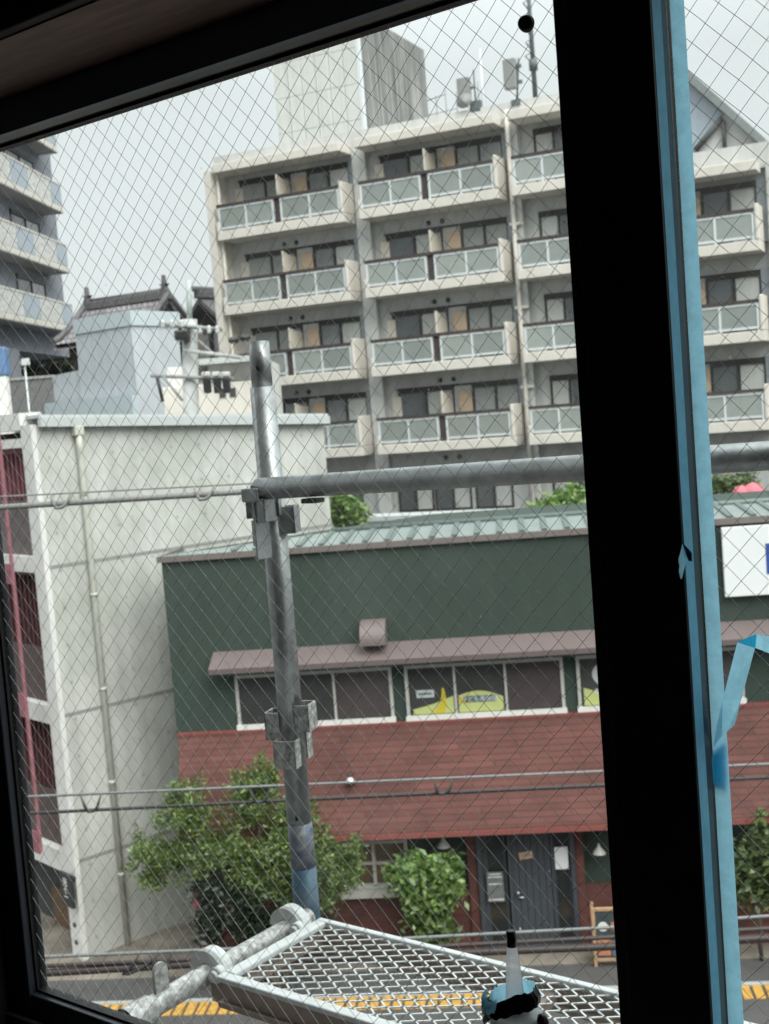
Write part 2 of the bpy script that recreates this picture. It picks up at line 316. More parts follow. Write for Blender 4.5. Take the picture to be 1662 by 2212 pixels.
M_BLPO = mat('blue_food_poster', (.10, .15, .22), .6, var=.7, scale=18)
M_TRUNK = mat('bark', (.11, .085, .065), .9, var=.3, scale=12, bump=.5, bscale=30)
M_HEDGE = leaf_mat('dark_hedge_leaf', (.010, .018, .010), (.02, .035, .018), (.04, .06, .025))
M_LEAF1 = leaf_mat('olive_leaf', (.05, .095, .022), (.14, .215, .055), (.31, .40, .12))
M_LEAF2 = leaf_mat('bright_green_leaf', (.07, .15, .035), (.17, .29, .07), (.33, .45, .13))
M_LEAF3 = leaf_mat('mid_green_leaf', (.045, .075, .025), (.10, .15, .05), (.22, .29, .10))
M_LEAF4 = leaf_mat('dark_garden_leaf', (.012, .02, .01), (.03, .045, .02), (.08, .10, .035))
M_ROSE = mat('pink_canvas', (.55, .14, .18), .7, var=.12)
M_NOZZLE = thin_mat('translucent_white_nozzle', (.95, .96, .97), (.95, .96, .98), .85, clear=.3, rough=.3, gloss=.06)
M_CLEAR = mat('clear_pale_plastic', (.52, .55, .55), .2, spec=.6)
M_BTAPE = mat('glossy_black_vinyl_tape', (.007, .007, .008), .22, bump=.25, bscale=25)
M_CART = mat('cartridge_label', (.10, .30, .42), .4, var=.1)
M_RED = mat('dark_red_band', (.25, .02, .04), .5)
M_TARP = mat('blue_vinyl', (.10, .18, .33), .5, var=.1)
M_STEELG = mat('grey_steel_sheet', (.27, .29, .31), .5, .3, var=.1)

# ------------------------------------------------------------------ mesh builder
class MB:
    def __init__(s): s.v = []; s.f = []; s.sm = []
    def add(s, vs, fs, smooth=False):
        o = len(s.v); s.v += [tuple(v) for v in vs]; s.f += [tuple(i+o for i in f) for f in fs]; s.sm += [smooth]*len(fs); return s
    def box(s, x0, x1, y0, y1, z0, z1):
        x0, x1 = sorted((x0, x1)); y0, y1 = sorted((y0, y1)); z0, z1 = sorted((z0, z1))
        return s.add([(x0, y0, z0), (x1, y0, z0), (x1, y1, z0), (x0, y1, z0), (x0, y0, z1), (x1, y0, z1), (x1, y1, z1), (x0, y1, z1)],
                     [(0, 3, 2, 1), (4, 5, 6, 7), (0, 1, 5, 4), (1, 2, 6, 5), (2, 3, 7, 6), (3, 0, 4, 7)])
    def bbox(s, x0, x1, y0, y1, z0, z1, b=.01):                  # box with chamfered edges
        x0, x1 = sorted((x0, x1)); y0, y1 = sorted((y0, y1)); z0, z1 = sorted((z0, z1))
        b = min(b, (x1-x0)*.45, (y1-y0)*.45, (z1-z0)*.45)
        import bmesh
        bm = bmesh.new(); bmesh.ops.create_cube(bm, size=1)
        for v in bm.verts: v.co = Vector(((x0+x1)/2+v.co.x*(x1-x0), (y0+y1)/2+v.co.y*(y1-y0), (z0+z1)/2+v.co.z*(z1-z0)))
        bmesh.ops.bevel(bm, geom=bm.edges[:], offset=b, segments=2, affect='EDGES', profile=.5)
        bm.verts.index_update(); s.add([v.co[:] for v in bm.verts], [[v.index for v in f.verts] for f in bm.faces]); bm.free(); return s
    def prism(s, poly, y0, y1, axis='y'):                        # poly in (x,z), extruded in y; axis 'x': poly in (y,z) extruded in x; 'z': poly in (x,y)
        n = len(poly)
        if axis == 'y': vs = [(a, y0, b) for a, b in poly]+[(a, y1, b) for a, b in poly]
        elif axis == 'x': vs = [(y0, a, b) for a, b in poly]+[(y1, a, b) for a, b in poly]
        else: vs = [(a, b, y0) for a, b in poly]+[(a, b, y1) for a, b in poly]
        return s.add(vs, [tuple(range(n)), tuple(range(2*n-1, n-1, -1))]+[(i, (i+1) % n, n+(i+1) % n, n+i) for i in range(n)])
    def tube(s, pts, r, n=10, cap=True, rs=None):
        pts = [Vector(p) for p in pts]; rings = []; k = len(pts); t0 = (pts[1]-pts[0]).normalized()
        ref = Vector((0, 0, 1)) if abs(t0.z) < .9 else Vector((1, 0, 0)); a = t0.cross(ref).normalized()
        vs = []
        for i, p in enumerate(pts):
            t = (pts[min(i+1, k-1)]-pts[max(i-1, 0)]).normalized(); a = (a-t*a.dot(t)).normalized(); b = t.cross(a)
            rr = rs[i] if rs else r
            vs += [p+(a*math.cos(2*math.pi*j/n)+b*math.sin(2*math.pi*j/n))*rr for j in range(n)]
        fs = [(i*n+j, i*n+(j+1) % n, (i+1)*n+(j+1) % n, (i+1)*n+j) for i in range(k-1) for j in range(n)]
        s.add(vs, fs, n > 5)
        if cap:
            o = len(s.v)-k*n; s.f += [tuple(o+j for j in reversed(range(n))), tuple(o+(k-1)*n+j for j in range(n))]; s.sm += [False, False]
        return s
    def lathe(s, c, prof, n=24, tilt=None):                      # prof: (r, z) list, around z through c
        c = Vector(c); vs = []
        for r, z in prof:
            for j in range(n):
                p = Vector((r*math.cos(2*math.pi*j/n), r*math.sin(2*math.pi*j/n), z))
                vs.append(c+(tilt @ p if tilt else p))
        k = len(prof)
        fs = [(i*n+j, i*n+(j+1) % n, (i+1)*n+(j+1) % n, (i+1)*n+j) for i in range(k-1) for j in range(n)]
        fs += [tuple(reversed(range(n))), tuple((k-1)*n+j for j in range(n))]
        return s.add(vs, fs, True)
    def build(s, name, material, parent=None, base=None, bevel=0):
        b = Vector(base) if base else (Vector(parent['_b']) if parent is not None and '_b' in parent else Vector((0, 0, 0)))
        me = bpy.data.meshes.new(name); me.from_pydata([(v[0]-b.x, v[1]-b.y, v[2]-b.z) for v in s.v], [], s.f)
        me.polygons.foreach_set('use_smooth', s.sm); me.materials.append(material); me.update()
        return link(name, me, parent, b)
def link(name, me, parent=None, b=None):
    o = bpy.data.objects.new(name, me); COL.objects.link(o)
    if parent is not None:
        o.parent = parent
        if b is not None: o['_b'] = tuple(b)
    return o
def tag(o, label, cat, group=None):
    o['label'] = label; o['category'] = cat
    if group: o['group'] = group
    return o
def thing(name, label, cat, frame=None, base=(0, 0, 0), group=None):   # an Empty at the thing's base; parts are given in the frame's own coordinates
    o = bpy.data.objects.new(name, None); COL.objects.link(o); o.empty_display_size = .1
    if frame: o.location = frame.pt(*base); o.rotation_euler = (0, 0, -frame.yaw)
    else: o.location = base
    o['_b'] = tuple(base); return tag(o, label, cat, group)
def place(o, frame, base=(0, 0, 0)):                            # a one-mesh thing built around base
    o.location = frame.pt(*base) if frame else Vector(base)
    if frame: o.rotation_euler = (0, 0, -frame.yaw)
    return o
def struct(o): o['kind'] = 'structure'; return o
def text(body, parent, loc, size, material, rot=(math.pi/2, 0, 0), name='lettering', ex=.002, vertical=False):
    cu = bpy.data.curves.new(name, 'FONT'); cu.body = '\n'.join(body) if vertical else body; cu.size = size; cu.align_x = 'CENTER'; cu.align_y = 'CENTER'; cu.extrude = ex
    if vertical: cu.space_line = .78
    tmp = bpy.data.objects.new(name, cu); COL.objects.link(tmp); bpy.context.view_layer.update()
    me = bpy.data.meshes.new_from_object(tmp.evaluated_get(bpy.context.evaluated_depsgraph_get())); bpy.data.objects.remove(tmp)
    me.name = name; me.materials.clear(); me.materials.append(material)
    o = bpy.data.objects.new(name, me); COL.objects.link(o); o.parent = parent; b = Vector(parent['_b'])
    o.location = Vector(loc)-b; o.rotation_euler = rot; return o

# ------------------------------------------------------------------ frames of the place
pole_g = ground(1120, 2062)
G = Frame(6, pole_g)                                            # green shop front
K = Frame(48, ground(180, 2075))                                # concrete building: s=0 is the near corner, side wall runs along d
A = Frame(25, C0 + ray(918, 900)*42)                            # apartment block, plane of its balcony fronts
r_ = ray(138, 460); Lf = Frame(-86, C0 + r_*(60/r_.y))          # left apartment block
yw = R(38); W = Frame(38, (math.sin(yw)*1.2, math.cos(yw)*1.2))  # our window, plane of the left pane
S = Frame(38, (0, 0))                                           # scaffold (runs along our wall)

# ================================================================== GROUND
gz = Frame(6, pole_g)
def strip(name, d0, d1, z0, z1, m, s0=-60, s1=60):
    o = MB().box(s0, s1, d0, d1, z0, z1).build(name, m); place(o, gz); return struct(o)
o = MB().add([(-900, -900, 0), (900, -900, 0), (900, 900, 0), (-900, 900, 0)], [(0, 1, 2, 3)]).build('ground', M_ASPH); o.location.z = -.2; struct(o)
def dof(x, y): return gz.n.dot(ground(x, y)-gz.o)
d_fore = dof(300, 2112); d_y0 = dof(420, 2164); d_y1 = dof(420, 2191)
strip('forecourt', d_fore, 3.0, -.3, 0.0, M_FORE)
strip('pavement', d_y0+.10, d_fore, -.3, -.012, M_ASPH2)
strip('kerb', d_y0, d_y0+.10, -.3, .01, M_KERB)
strip('pavement_edge', -4.2, d_y1, -.3, -.014, M_ASPH2)
b = MB(); x = -14.0
while x < 12:
    b.bbox(x, x+.142, d_y1, d_y0, -.2, .004, .01); x += .185
o = b.build('tactile_paving', M_YEL); place(o, gz); struct(o)
strip('tactile_bed', d_y1, d_y0, -.3, -.02, M_ASPH2)
strip('road_kerb', -4.35, -4.2, -.3, 0.0, M_KERB)

# ================================================================== CONCRETE BUILDING (left)
cb = thing('concrete_building', 'fair-faced concrete building with white front columns and a long blank side wall', 'building', K)
TOP = lambda d: 9.60-.055*d
wall = MB(); L_ = 6.5
wall.prism([(.10, 0), (L_, 0), (L_, TOP(L_)-.12), (.10, TOP(.10)-.12)], -.35, 0.0, 'x')
o_wall = wall.build('side_wall', M_CONC, cb)
MB().prism([(.0, 0), (.10, 0), (.10, 9.5), (.0, 9.5)], -.36, .03, 'x').build('corner_column', M_WHITE, cb)
for z in (7.02, 4.40, 1.78):
    MB().box(.0, .008, .102, L_, z-.028, z+.028).build('form_joint', M_JOINT, cb)
g = MB(); g.prism([(.14, TOP(.14)-.14), (L_+.06, TOP(L_)-.14), (L_+.06, TOP(L_)+.02), (.14, TOP(.14)+.02)], .034, .16, 'x')
g.prism([(.12, TOP(.25)+.02), (L_+.06, TOP(L_)+.02), (L_+.06, TOP(L_)+.07), (.12, TOP(.12)+.07)], -.4, .10, 'x')
g.build('gutter', M_GUTTER, cb)
dp = MB(); dd = .85
dp.bbox(.01, .17, dd-.09, dd+.09, TOP(dd)-.30, TOP(dd)-.13, .015)
dp.tube([(.11, dd, TOP(dd)-.3), (.11, dd, TOP(dd)-.52), (.075, dd+.02, TOP(dd)-.66), (.075, dd+.02, TOP(dd)-.8), (.075, dd+.02, 0)], .055, 14)
for z in (8.2, 6.4, 4.7, 3.0, 1.3): dp.tube([(.075, dd+.02, z), (.075, dd+.02, z+.06)], .064, 14)
dp.build('downpipe', mat('cream_downpipe', (.52, .52, .46), .6, var=.08), cb)
b = MB()
for z0, z1 in ((9.42, 9.72), (9.12, 9.28), (6.92, 7.20), (4.22, 4.55), (1.52, 1.90)): b.box(-9, -.36, 0, .42, z0, z1)
b.build('floor_beam', M_WHITE, cb)
MB().box(-9, -.36, .42, 1.2, 9.5, 9.62).build('roof', M_WHITE, cb)
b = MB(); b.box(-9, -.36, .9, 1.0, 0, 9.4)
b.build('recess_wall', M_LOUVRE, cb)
for zb, zt in ((7.20, 9.12), (4.55, 6.92), (1.90, 4.22)):
    b = MB(); x = -3.0
    while x < -.42:
        b.box(x, x+.05, .22, .28, zb+1.0, zt-.06); x += .17
    b.box(-9, -.36, .2, .3, zt-.1, zt-.002)
    b.build('louvre', M_PINK if zb > 7 else M_MAROON, cb)
    MB().box(-9, -.362, .16, .24, zb, zb+.98).build('spandrel', mat('taupe_spandrel', (.13, .105, .105), .8, var=.2, scale=4) if zb > 7 else M_LOUVRE, cb)
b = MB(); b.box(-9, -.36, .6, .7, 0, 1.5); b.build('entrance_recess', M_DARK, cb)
MB().box(-2.0, -.5, .5, .59, .02, .75).build('entrance_panel', mat('brown_planter_board', (.12, .07, .04), .7, var=.2), cb)
b = MB()                                                        # inside body
b.box(-9, -.36, 1.2, L_, 0, 9.3); b.build('rear_block', M_CONC, cb)
for z in (.62, .30):
    o = MB().lathe((-.16, -.01, z), [(.045, 0), (.045, .02), (.02, .03)], 12, Matrix.Rotation(R(90), 3, 'X')).build('wall_socket', M_VENT, cb)
# pink steel post frame standing in front of the louvres
PA = K.at(35, 1500, -.36)[0]; PB = K.at(56, 1500, -.36)[0]; PM = (PA+PB)/2
pf = thing('pink_steel_post', 'faded pink twin steel post with bolted plates in front of the louvred concrete front', 'steel post', K, (PM, -.35, 2.0))
for sx in (PA, PB):
    MB().bbox(sx-.024, sx+.024, -.40, -.345, 2.0, 9.8, .006).build('post', M_PINK, pf)
for z, h in ((8.9, .3), (6.95, .36), (4.62, .42), (2.15, .4)):
    MB().bbox(PA+.025, PB-.025, -.395, -.36, z-h/2, z+h/2, .01).build('gusset_plate', M_PINK, pf)
# black sign on the corner column
s_ = K.at(160, 1920, -.12)
sg = thing('black_sign', 'black hanging sign with white vertical characters on the white concrete column', 'sign', K, (-.05, -.14, 1.0))
MB().bbox(-.27, .13, -.16, -.10, 1.02, 1.62, .006).build('sign_board', M_SIGNK, sg)
MB().box(-.2, .05, -.10, -.002, 1.5, 1.54).build('bracket', M_VENT, sg)
text('米そー', sg, (-.07, -.163, 1.32), .17, M_LETTER, vertical=True)

# ================================================================== GREEN SHOP BUILDING
gb = thing('green_shop_building', 'two-storey dark green shop building with red shingle skirt roof and brick base', 'building', G)
S0, S1 = -5.5, 11.0
b = MB()                                                        # footprint follows the concrete neighbour
b.prism([(S0, 0), (S1, 0), (S1, 6), (S0+4.2, 6), (S0, 1.55)], 4.0, 7.02, 'z'); b.build('upper_wall', M_GREEN, gb)
MB().prism([(S0+.02, .25), (S1, .25), (S1, 5.9), (S0+4.2, 5.9), (S0+.02, 1.55)], 0, 4.0, 'z').build('ground_floor_wall', M_GREEN2, gb)
MB().box(S0+.0, -4.4, -.012, -.001, 4.1, 5.12).build('wall_band', M_GREEN2, gb)
b = MB(); b.box(S0-.06, S1, -.07, .0, 7.02, 7.12); b.box(S0-.06, S0, .0, 1.5, 7.02, 7.12); b.build('roof_edge', M_TRIM, gb)
# roof: a low slope rising to the rear, cut by the hip on the left
RD = 1.5
RZ = lambda d: 7.115+.055*d
roof = MB(); roof.add([(S0, .0, 7.12), (S1, .0, 7.12), (S1, RD, RZ(RD)), (-2.8, RD, RZ(RD))], [(0, 1, 2, 3)])
roof.add([(-2.8, RD, RZ(RD)), (S1, RD, RZ(RD)), (S1, 6, 6.9), (-1.3, 6, 6.9)], [(0, 1, 2, 3)])
rf = roof.build('roof', M_TEAL, gb)
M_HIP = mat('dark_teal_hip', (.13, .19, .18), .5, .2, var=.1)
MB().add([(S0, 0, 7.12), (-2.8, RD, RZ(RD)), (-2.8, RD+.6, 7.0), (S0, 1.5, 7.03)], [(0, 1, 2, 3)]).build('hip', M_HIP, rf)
b = MB()
for k in range(0, 40):
    x = -4.3+k*.37
    d1 = RD if x > -2.8 else max(.05, RD*(x-S0)/(-2.8-S0))
    sk = .0
    b.add([(x, .0, 7.13), (x+.09, .0, 7.13), (x+.09, .0, 7.155), (x, .0, 7.155), (x+sk, d1, RZ(d1)), (x+.09+sk, d1, RZ(d1)), (x+.09+sk, d1, RZ(d1)+.025), (x+sk, d1, RZ(d1)+.025)],
          [(0, 1, 2, 3), (4, 7, 6, 5), (3, 2, 6, 7), (0, 3, 7, 4), (1, 5, 6, 2)])
b.build('standing_seam', M_TEALRIB, rf)
b = MB(); b.tube([(-2.8, RD, RZ(RD)+.02), (S1, RD, RZ(RD)+.02)], .05, 8); b.build('ridge_cap', M_TEALRIB, rf)
# sheet-metal window hood along the upper wall
b = MB(); b.prism([(0, 5.44), (0, 5.38), (-.42, 5.20), (-.44, 5.14), (-.45, 5.23)], -4.75, S1, 'x'); b.build('window_hood', M_MAUVE, gb)
MB().box(-4.7, S1, -.40, -.005, 5.10, 5.135).build('hood_soffit', M_GREEN2, gb)
# ventilation cowl
b = MB(); n = 9
prof = [(-.02, 5.50)]+[(-.02-.36*math.sin(a), 5.50+.30*math.cos(a)) for a in [k*math.pi/2/n for k in range(n+1)]][0:]+[(-.36, 5.44), (-.02, 5.44)]
b.prism([(-.01, 5.44), (-.01, 5.84)]+[(-.01-.38*math.sin(k*math.pi/2/n), 5.52+.32*math.cos(k*math.pi/2/n)) for k in range(n+1)]+[(-.39, 5.46)], -2.20, -1.78, 'x')
vc = tag(place(b.build('vent_cowl', mat('brown_painted_cowl', (.155, .12, .115), .5, var=.08), base=(-2, 0, 5.44)), G, (-2, 0, 5.44)), 'brown quarter-round vent cowl on the green wall above the window hood', 'vent cowl')
MB().box(-2.12, -1.86, -.30, -.02, 5.415, 5.437).build('grille', M_HOLE, vc, base=(-2, 0, 5.44))
# upper windows
def shop_window(s0, s1, panes, parent=gb, z0=4.10, z1=5.03):
    w = MB(); t = .055
    w.box(s0, s1, -.05, .02, z1-t, z1); w.box(s0, s0+t, -.05, .02, z0, z1-t); w.box(s1-t, s1, -.05, .02, z0, z1-t)
    for c in panes[1:]: w.box(s0+(s1-s0)*c[0]-.02, s0+(s1-s0)*c[0]+.02, -.045, .02, z0+.07, z1-t)
    f = w.build('window', M_WINF, parent)
    MB().box(s0-.02, s1+.02, -.085, -.05, z0-.01, z0+.085).build('sill', M_SILLW, f)
    for i, c in enumerate(panes):
        a = s0+(s1-s0)*c[0]; e = s0+(s1-s0)*(panes[i+1][0] if i+1 < len(panes) else 1.0)
        MB().box(a+.02, e-.02, -.02, -.012, z0+.085, z1-t).build('pane', c[1], f)
    return f
shop_window(-4.42, -1.76, [(0, M_DPANE), (.385, M_DPANE), (.63, M_SHUT)])
w2 = shop_window(-1.55, 1.07, [(0, M_DPANE), (.315, M_DPANE), (.635, M_SHUT)])
w3 = shop_window(1.28, 3.15, [(0, M_DPANE), (.48, M_SHUT)])
shop_window(3.35, 3.95, [(0, M_SHUT)])
# window stickers: lime hills, a banana, label strips
def decal(parent, poly, m, d, name): return MB().prism(poly, d-.002, d, 'y').build(name, m, parent)
def hill(x0, x1, zb, f, n=14): return [(x0, zb)]+[(x0+(x1-x0)*i/n, zb+f(i/n)) for i in range(n+1)]+[(x1, zb)]
decal(w2, hill(-1.44, -.76, 4.19, lambda u: .09+.20*u-.02*math.sin(u*3)), M_LIME, -.022, 'hill_sticker')
decal(w2, hill(-.68, .06, 4.19, lambda u: .22+.15*math.sin(math.pi*min(1, .18+.75*u))-.02), M_LIME, -.022, 'hill_sticker')
decal(w2, hill(-.68, -.52, 4.34, lambda u: .10), M_ORANGEY, -.0245, 'amber_sticker')
decal(w2, [(-1.13, 4.19), (-1.0, 4.33), (-.955, 4.50), (-.945, 4.62), (-.91, 4.62), (-.885, 4.48), (-.88, 4.32), (-.93, 4.19)], M_BANANA, -.0245, 'banana_sticker')
decal(w2, [(-1.37, 4.47), (-1.08, 4.47), (-1.07, 4.60), (-1.38, 4.60)], M_STICK, -.0245, 'label_sticker')
decal(w2, [(-1.33, 4.52), (-1.12, 4.52), (-1.12, 4.55), (-1.33, 4.55)], M_INK, -.027, 'sticker_line')
decal(w2, [(-.60, 4.35), (-.06, 4.35), (-.06, 4.46), (-.60, 4.46)], M_INK, -.0245, 'banner_sticker')
text('子ども英会話', w2, (-.33, -.029, 4.40), .10, M_LETTER, name='sticker_text', ex=.0005)
decal(w3, hill(1.38, 2.15, 4.19, lambda u: .30-.26*u), M_LIME, -.022, 'hill_sticker')
decal(w3, [(1.72+.19*math.cos(a), 4.70+.19*math.sin(a)) for a in [k*math.pi/12 for k in range(24)]], M_STICK, -.0245, 'round_sticker')
text('BANANA', w3, (1.80, -.028, 4.42), .12, M_LETTER, name='sticker_text', ex=.0005)
# red shingle skirt roof
sk = MB(); sk.prism([(0, 4.08), (-.10, 4.08), (-.62, 2.42), (-.62, 2.34), (0, 2.34)], S0+.05, S1, 'x'); o_sk = sk.build('skirt_roof', M_SHINGLE, gb)
b = MB(); b.box(S0+.03, S1, -.65, -.60, 2.30, 2.38); b.box(S0+.03, S1, -.12, -.02, 4.055, 4.10); b.build('skirt_trim', mat('red_sheet_trim', (.20, .06, .05), .6), gb)
# pendant lamp bracket on the skirt
gd = thing('dome_lamp', 'small silver dome lamp on the red shingle skirt roof', 'lamp', G, (-2.55, -.55, 2.95))
p_ = G.at(758, 1683, -.42)
MB().lathe((p_[0], -.47, p_[1]-.04), [(.02, .1), (.05, .09), (.085, .04), (.09, 0)], 16).build('shade', M_CHROME, gd)
MB().tube([(p_[0], -.47, p_[1]+.06), (p_[0], -.30, p_[1]+.10)], .02, 8).build('arm', M_VENT, gd)
# ground floor: brick base, piers, window, door
b = MB(); b.box(S0+.03, -.72, .12, .25, 0, 1.12); b.box(1.18, S1, .12, .25, 0, 1.12); b.build('brick_base', M_BRICK, gb)
for x0, x1 in ((-.74, -.58), (1.06, 1.20)): MB().box(x0, x1, .07, .25, 0, 2.33).build('brick_pier', M_BRICK, gb)
MB().box(-3.4, -3.05, .10, .25, 1.12, 2.33).build('stone_pier', mat('grey_stone_pier', (.25, .24, .22), .9, var=.3, scale=9, bump=.4), gb)
f = MB(); f.box(-2.92, -1.74, .13, .25, 1.20, 1.26)
for x in (-2.92, -2.36, -1.80): f.box(x, x+.055, .13, .25, 1.26, 2.33)
for z in (1.60, 1.96): f.box(-2.87, -1.80, .14, .25, z, z+.045)
wf = f.build('window', M_SILLW, gb)
MB().box(-2.9, -1.76, .2, .21, 1.24, 2.33).build('pane', mat('amber_lit_pane', (.16, .11, .06), .2, var=.5, scale=2.5), wf)
MB().box(-3.0, -1.70, .02, .13, 1.06, 1.20).build('sill', M_SILLW, wf)
dr = MB()
dr.box(-.575, -.50, .02, .25, 0, 2.33); dr.box(.98, 1.055, .02, .25, 0, 2.33); dr.box(-.06, .0, .04, .25, 0, 2.33); dr.box(.66, .70, .04, .25, 0, 2.33)
dr.box(-.5, .98, .05, .25, 2.12, 2.33)
dfr = dr.build('door_frame', M_DOOR, gb)
dl = MB(); x = .0
while x < .655: dl.bbox(x, min(x+.105, .66), .07, .12, .02, 2.12, .006); x += .11
dleaf = dl.build('door', M_DOOR, gb)
MB().lathe((.07, .05, 1.05), [(.025, 0), (.03, .01), (.03, .04)], 12, Matrix.Rotation(R(90), 3, 'X')).tube([(.07, .03, .98), (.17, .02, .97)], .016, 8).build('handle', M_CHROME, dleaf)
MB().lathe((.06, .06, .42), [(.02, 0), (.02, .02)], 10, Matrix.Rotation(R(90), 3, 'X')).build('lock', M_CHROME, dleaf)
for s0, s1 in ((-.40, -.14), (.74, .93)):
    MB().box(s0-.1, s1+.05, .13, .2, 0, 2.12).build('side_panel', M_DOOR, gb)
    MB().box(s0, s1, .115, .128, .2, 2.05).build('side_light', M_DOORG, gb)
def sheet(name, label, s0, s1, z0, z1, m, d, rot=0, cat='notice'):
    c = ((s0+s1)/2, d, z0); w, h = (s1-s0)/2, z1-z0
    ca, sa = math.cos(rot), math.sin(rot)
    poly = [(x*ca-(z-h/2)*sa+c[0], x*sa+(z-h/2)*ca+z0+h/2) for x, z in ((-w, 0), (w, 0), (w, h), (-w, h))]
    o = MB().prism(poly, d-.004, d, 'y').build(name, m, base=c); place(o, G, c); o['_b'] = c; return tag(o, label, cat)
kn = sheet('paper_note', 'small tilted brown kraft card stuck on the dark shop door', .13, .36, 1.62, 1.74, M_KRAFT, .066, .13, 'notice')
text('OPEN', kn, (.245, .06, 1.68), .06, M_INK, rot=(math.pi/2, -.13, 0), ex=.0005)
sheet('paper_notice', 'blank white paper sheet on the glass beside the shop door', .72, .94, 1.42, 1.80, M_PAPER, .066)
po = sheet('grey_poster', 'grey printed poster on the panel left of the shop door handle', -.44, -.16, .90, 1.42, M_GPAPER, .065, 0, 'poster')
for i, (z, w) in enumerate(((1.37, .2), (1.32, .23), (1.20, .22), (.93, .26))): MB().box(-.30-w/2, -.30+w/2, .055, .06, z, z+.02).build('printed_line', M_LETTER, po)
for i, (px, py, lab) in enumerate(((958, 1828, 'white cone lamp on the dark green wall above the bright green bush'), (1295, 1842, 'white cone lamp on the dark green wall right of the shop door'))):
    s, z = G.at(px, py, -.1)
    l = thing('wall_lamp', lab, 'lamp', G, (s, .25, z), 'white cone lamps on the shop front')
    MB().lathe((s, -.05, z-.03), [(.018, .17), (.022, .12), (.05, .09), (.10, .02), (.115, 0)], 18).build('shade', M_LAMP, l)
    MB().tube([(s, -.05, z+.12), (s, -.05, z+.2), (s, .05, z+.24), (s, .25, z+.24)], .012, 8).build('arm', M_VENT, l)
# big white sign
w0, z0 = G.at(1567, 1290, -.12); w1, z1 = G.at(1557, 1132, -.12)
sn = thing('shop_sign', 'large white sign board with blue lettering on the upper green wall', 'sign', G, (w0, -.06, z0))
MB().bbox(w0, w0+3.2, -.14, -.06, z0, 6.98, .01).build('sign_board', M_SIGNW, sn)
s_b, zb = G.at(1657, 1240, -.14); zt = G.at(1655, 1174, -.14)[1]
MB().box(s_b, s_b+.55, -.146, -.141, zb, zt).build('blue_block', M_SIGNB, sn)
for x in (w0+.4, w0+2.6): MB().box(x, x+.06, -.06, -.001, z0+.2, z0+.26).build('bracket', M_VENT, sn)
# chalkboard A-sign
s0, zz = G.at(1275, 1945, -.45)
ab = thing('chalkboard_sign', 'wooden framed chalkboard stand with food posters on the forecourt by the brick pier', 'sign', G, (s0, -.45, 0))
tl = Matrix.Rotation(R(8), 3, 'X')
def lean(bm):
    bm.v = [tuple(tl @ (Vector(v)-Vector((s0, -.5, 0)))+Vector((s0, -.5, 0))) for v in bm.v]; return bm
b = MB()
b.box(s0, s0+.05, -.55, -.51, 0, 1.05); b.box(s0+.60, s0+.65, -.55, -.51, 0, 1.05); b.box(s0+.05, s0+.6, -.55, -.51, 1.0, 1.05); b.box(s0+.05, s0+.6, -.55, -.51, .10, .15)
lean(b).build('frame', M_WOOD, ab)
lean(MB().box(s0+.05, s0+.6, -.535, -.52, .15, 1.0)).build('board', M_CHALK, ab)
for x0, x1, z0, z1, m in ((.30, .58, .64, .80, M_ORPO), (.07, .30, .40, .52, M_ORPO), (.32, .58, .38, .54, M_BLPO), (.07, .28, .20, .34, M_ORPO), (.30, .58, .18, .35, M_BLPO)):
    lean(MB().box(s0+x0, s0+x1, -.542, -.537, z0, z1)).build('poster', m, ab)
lean(MB().prism([(s0+.17+.085*math.cos(k*math.pi/12), .72+.085*math.sin(k*math.pi/12)) for k in range(24)], -.543, -.537, 'y')).build('plate_poster', M_LETTER, ab)
b = MB(); b.box(s0, s0+.05, -.35, -.31, 0, 1.0); b.box(s0+.6, s0+.65, -.35, -.31, 0, 1.0); b.box(s0+.05, s0+.6, -.35, -.31, .3, .34); b.build('rear_leg', M_WOOD, ab)
# pink pot at foot of the bush
s, z = G.at(426, 1950, -.3)
pk = thing('pink_banner', 'small pink vertical banner on a post at the corner by the olive bush', 'banner', G, (s, -.3, 0))
MB().tube([(s, -.3, 0), (s, -.3, 1.6)], .016, 8).build('post', M_MAROON, pk)
MB().bbox(s-.06, s+.06, -.33, -.315, 1.12, 1.48, .004).build('cloth', M_ROSE, pk)

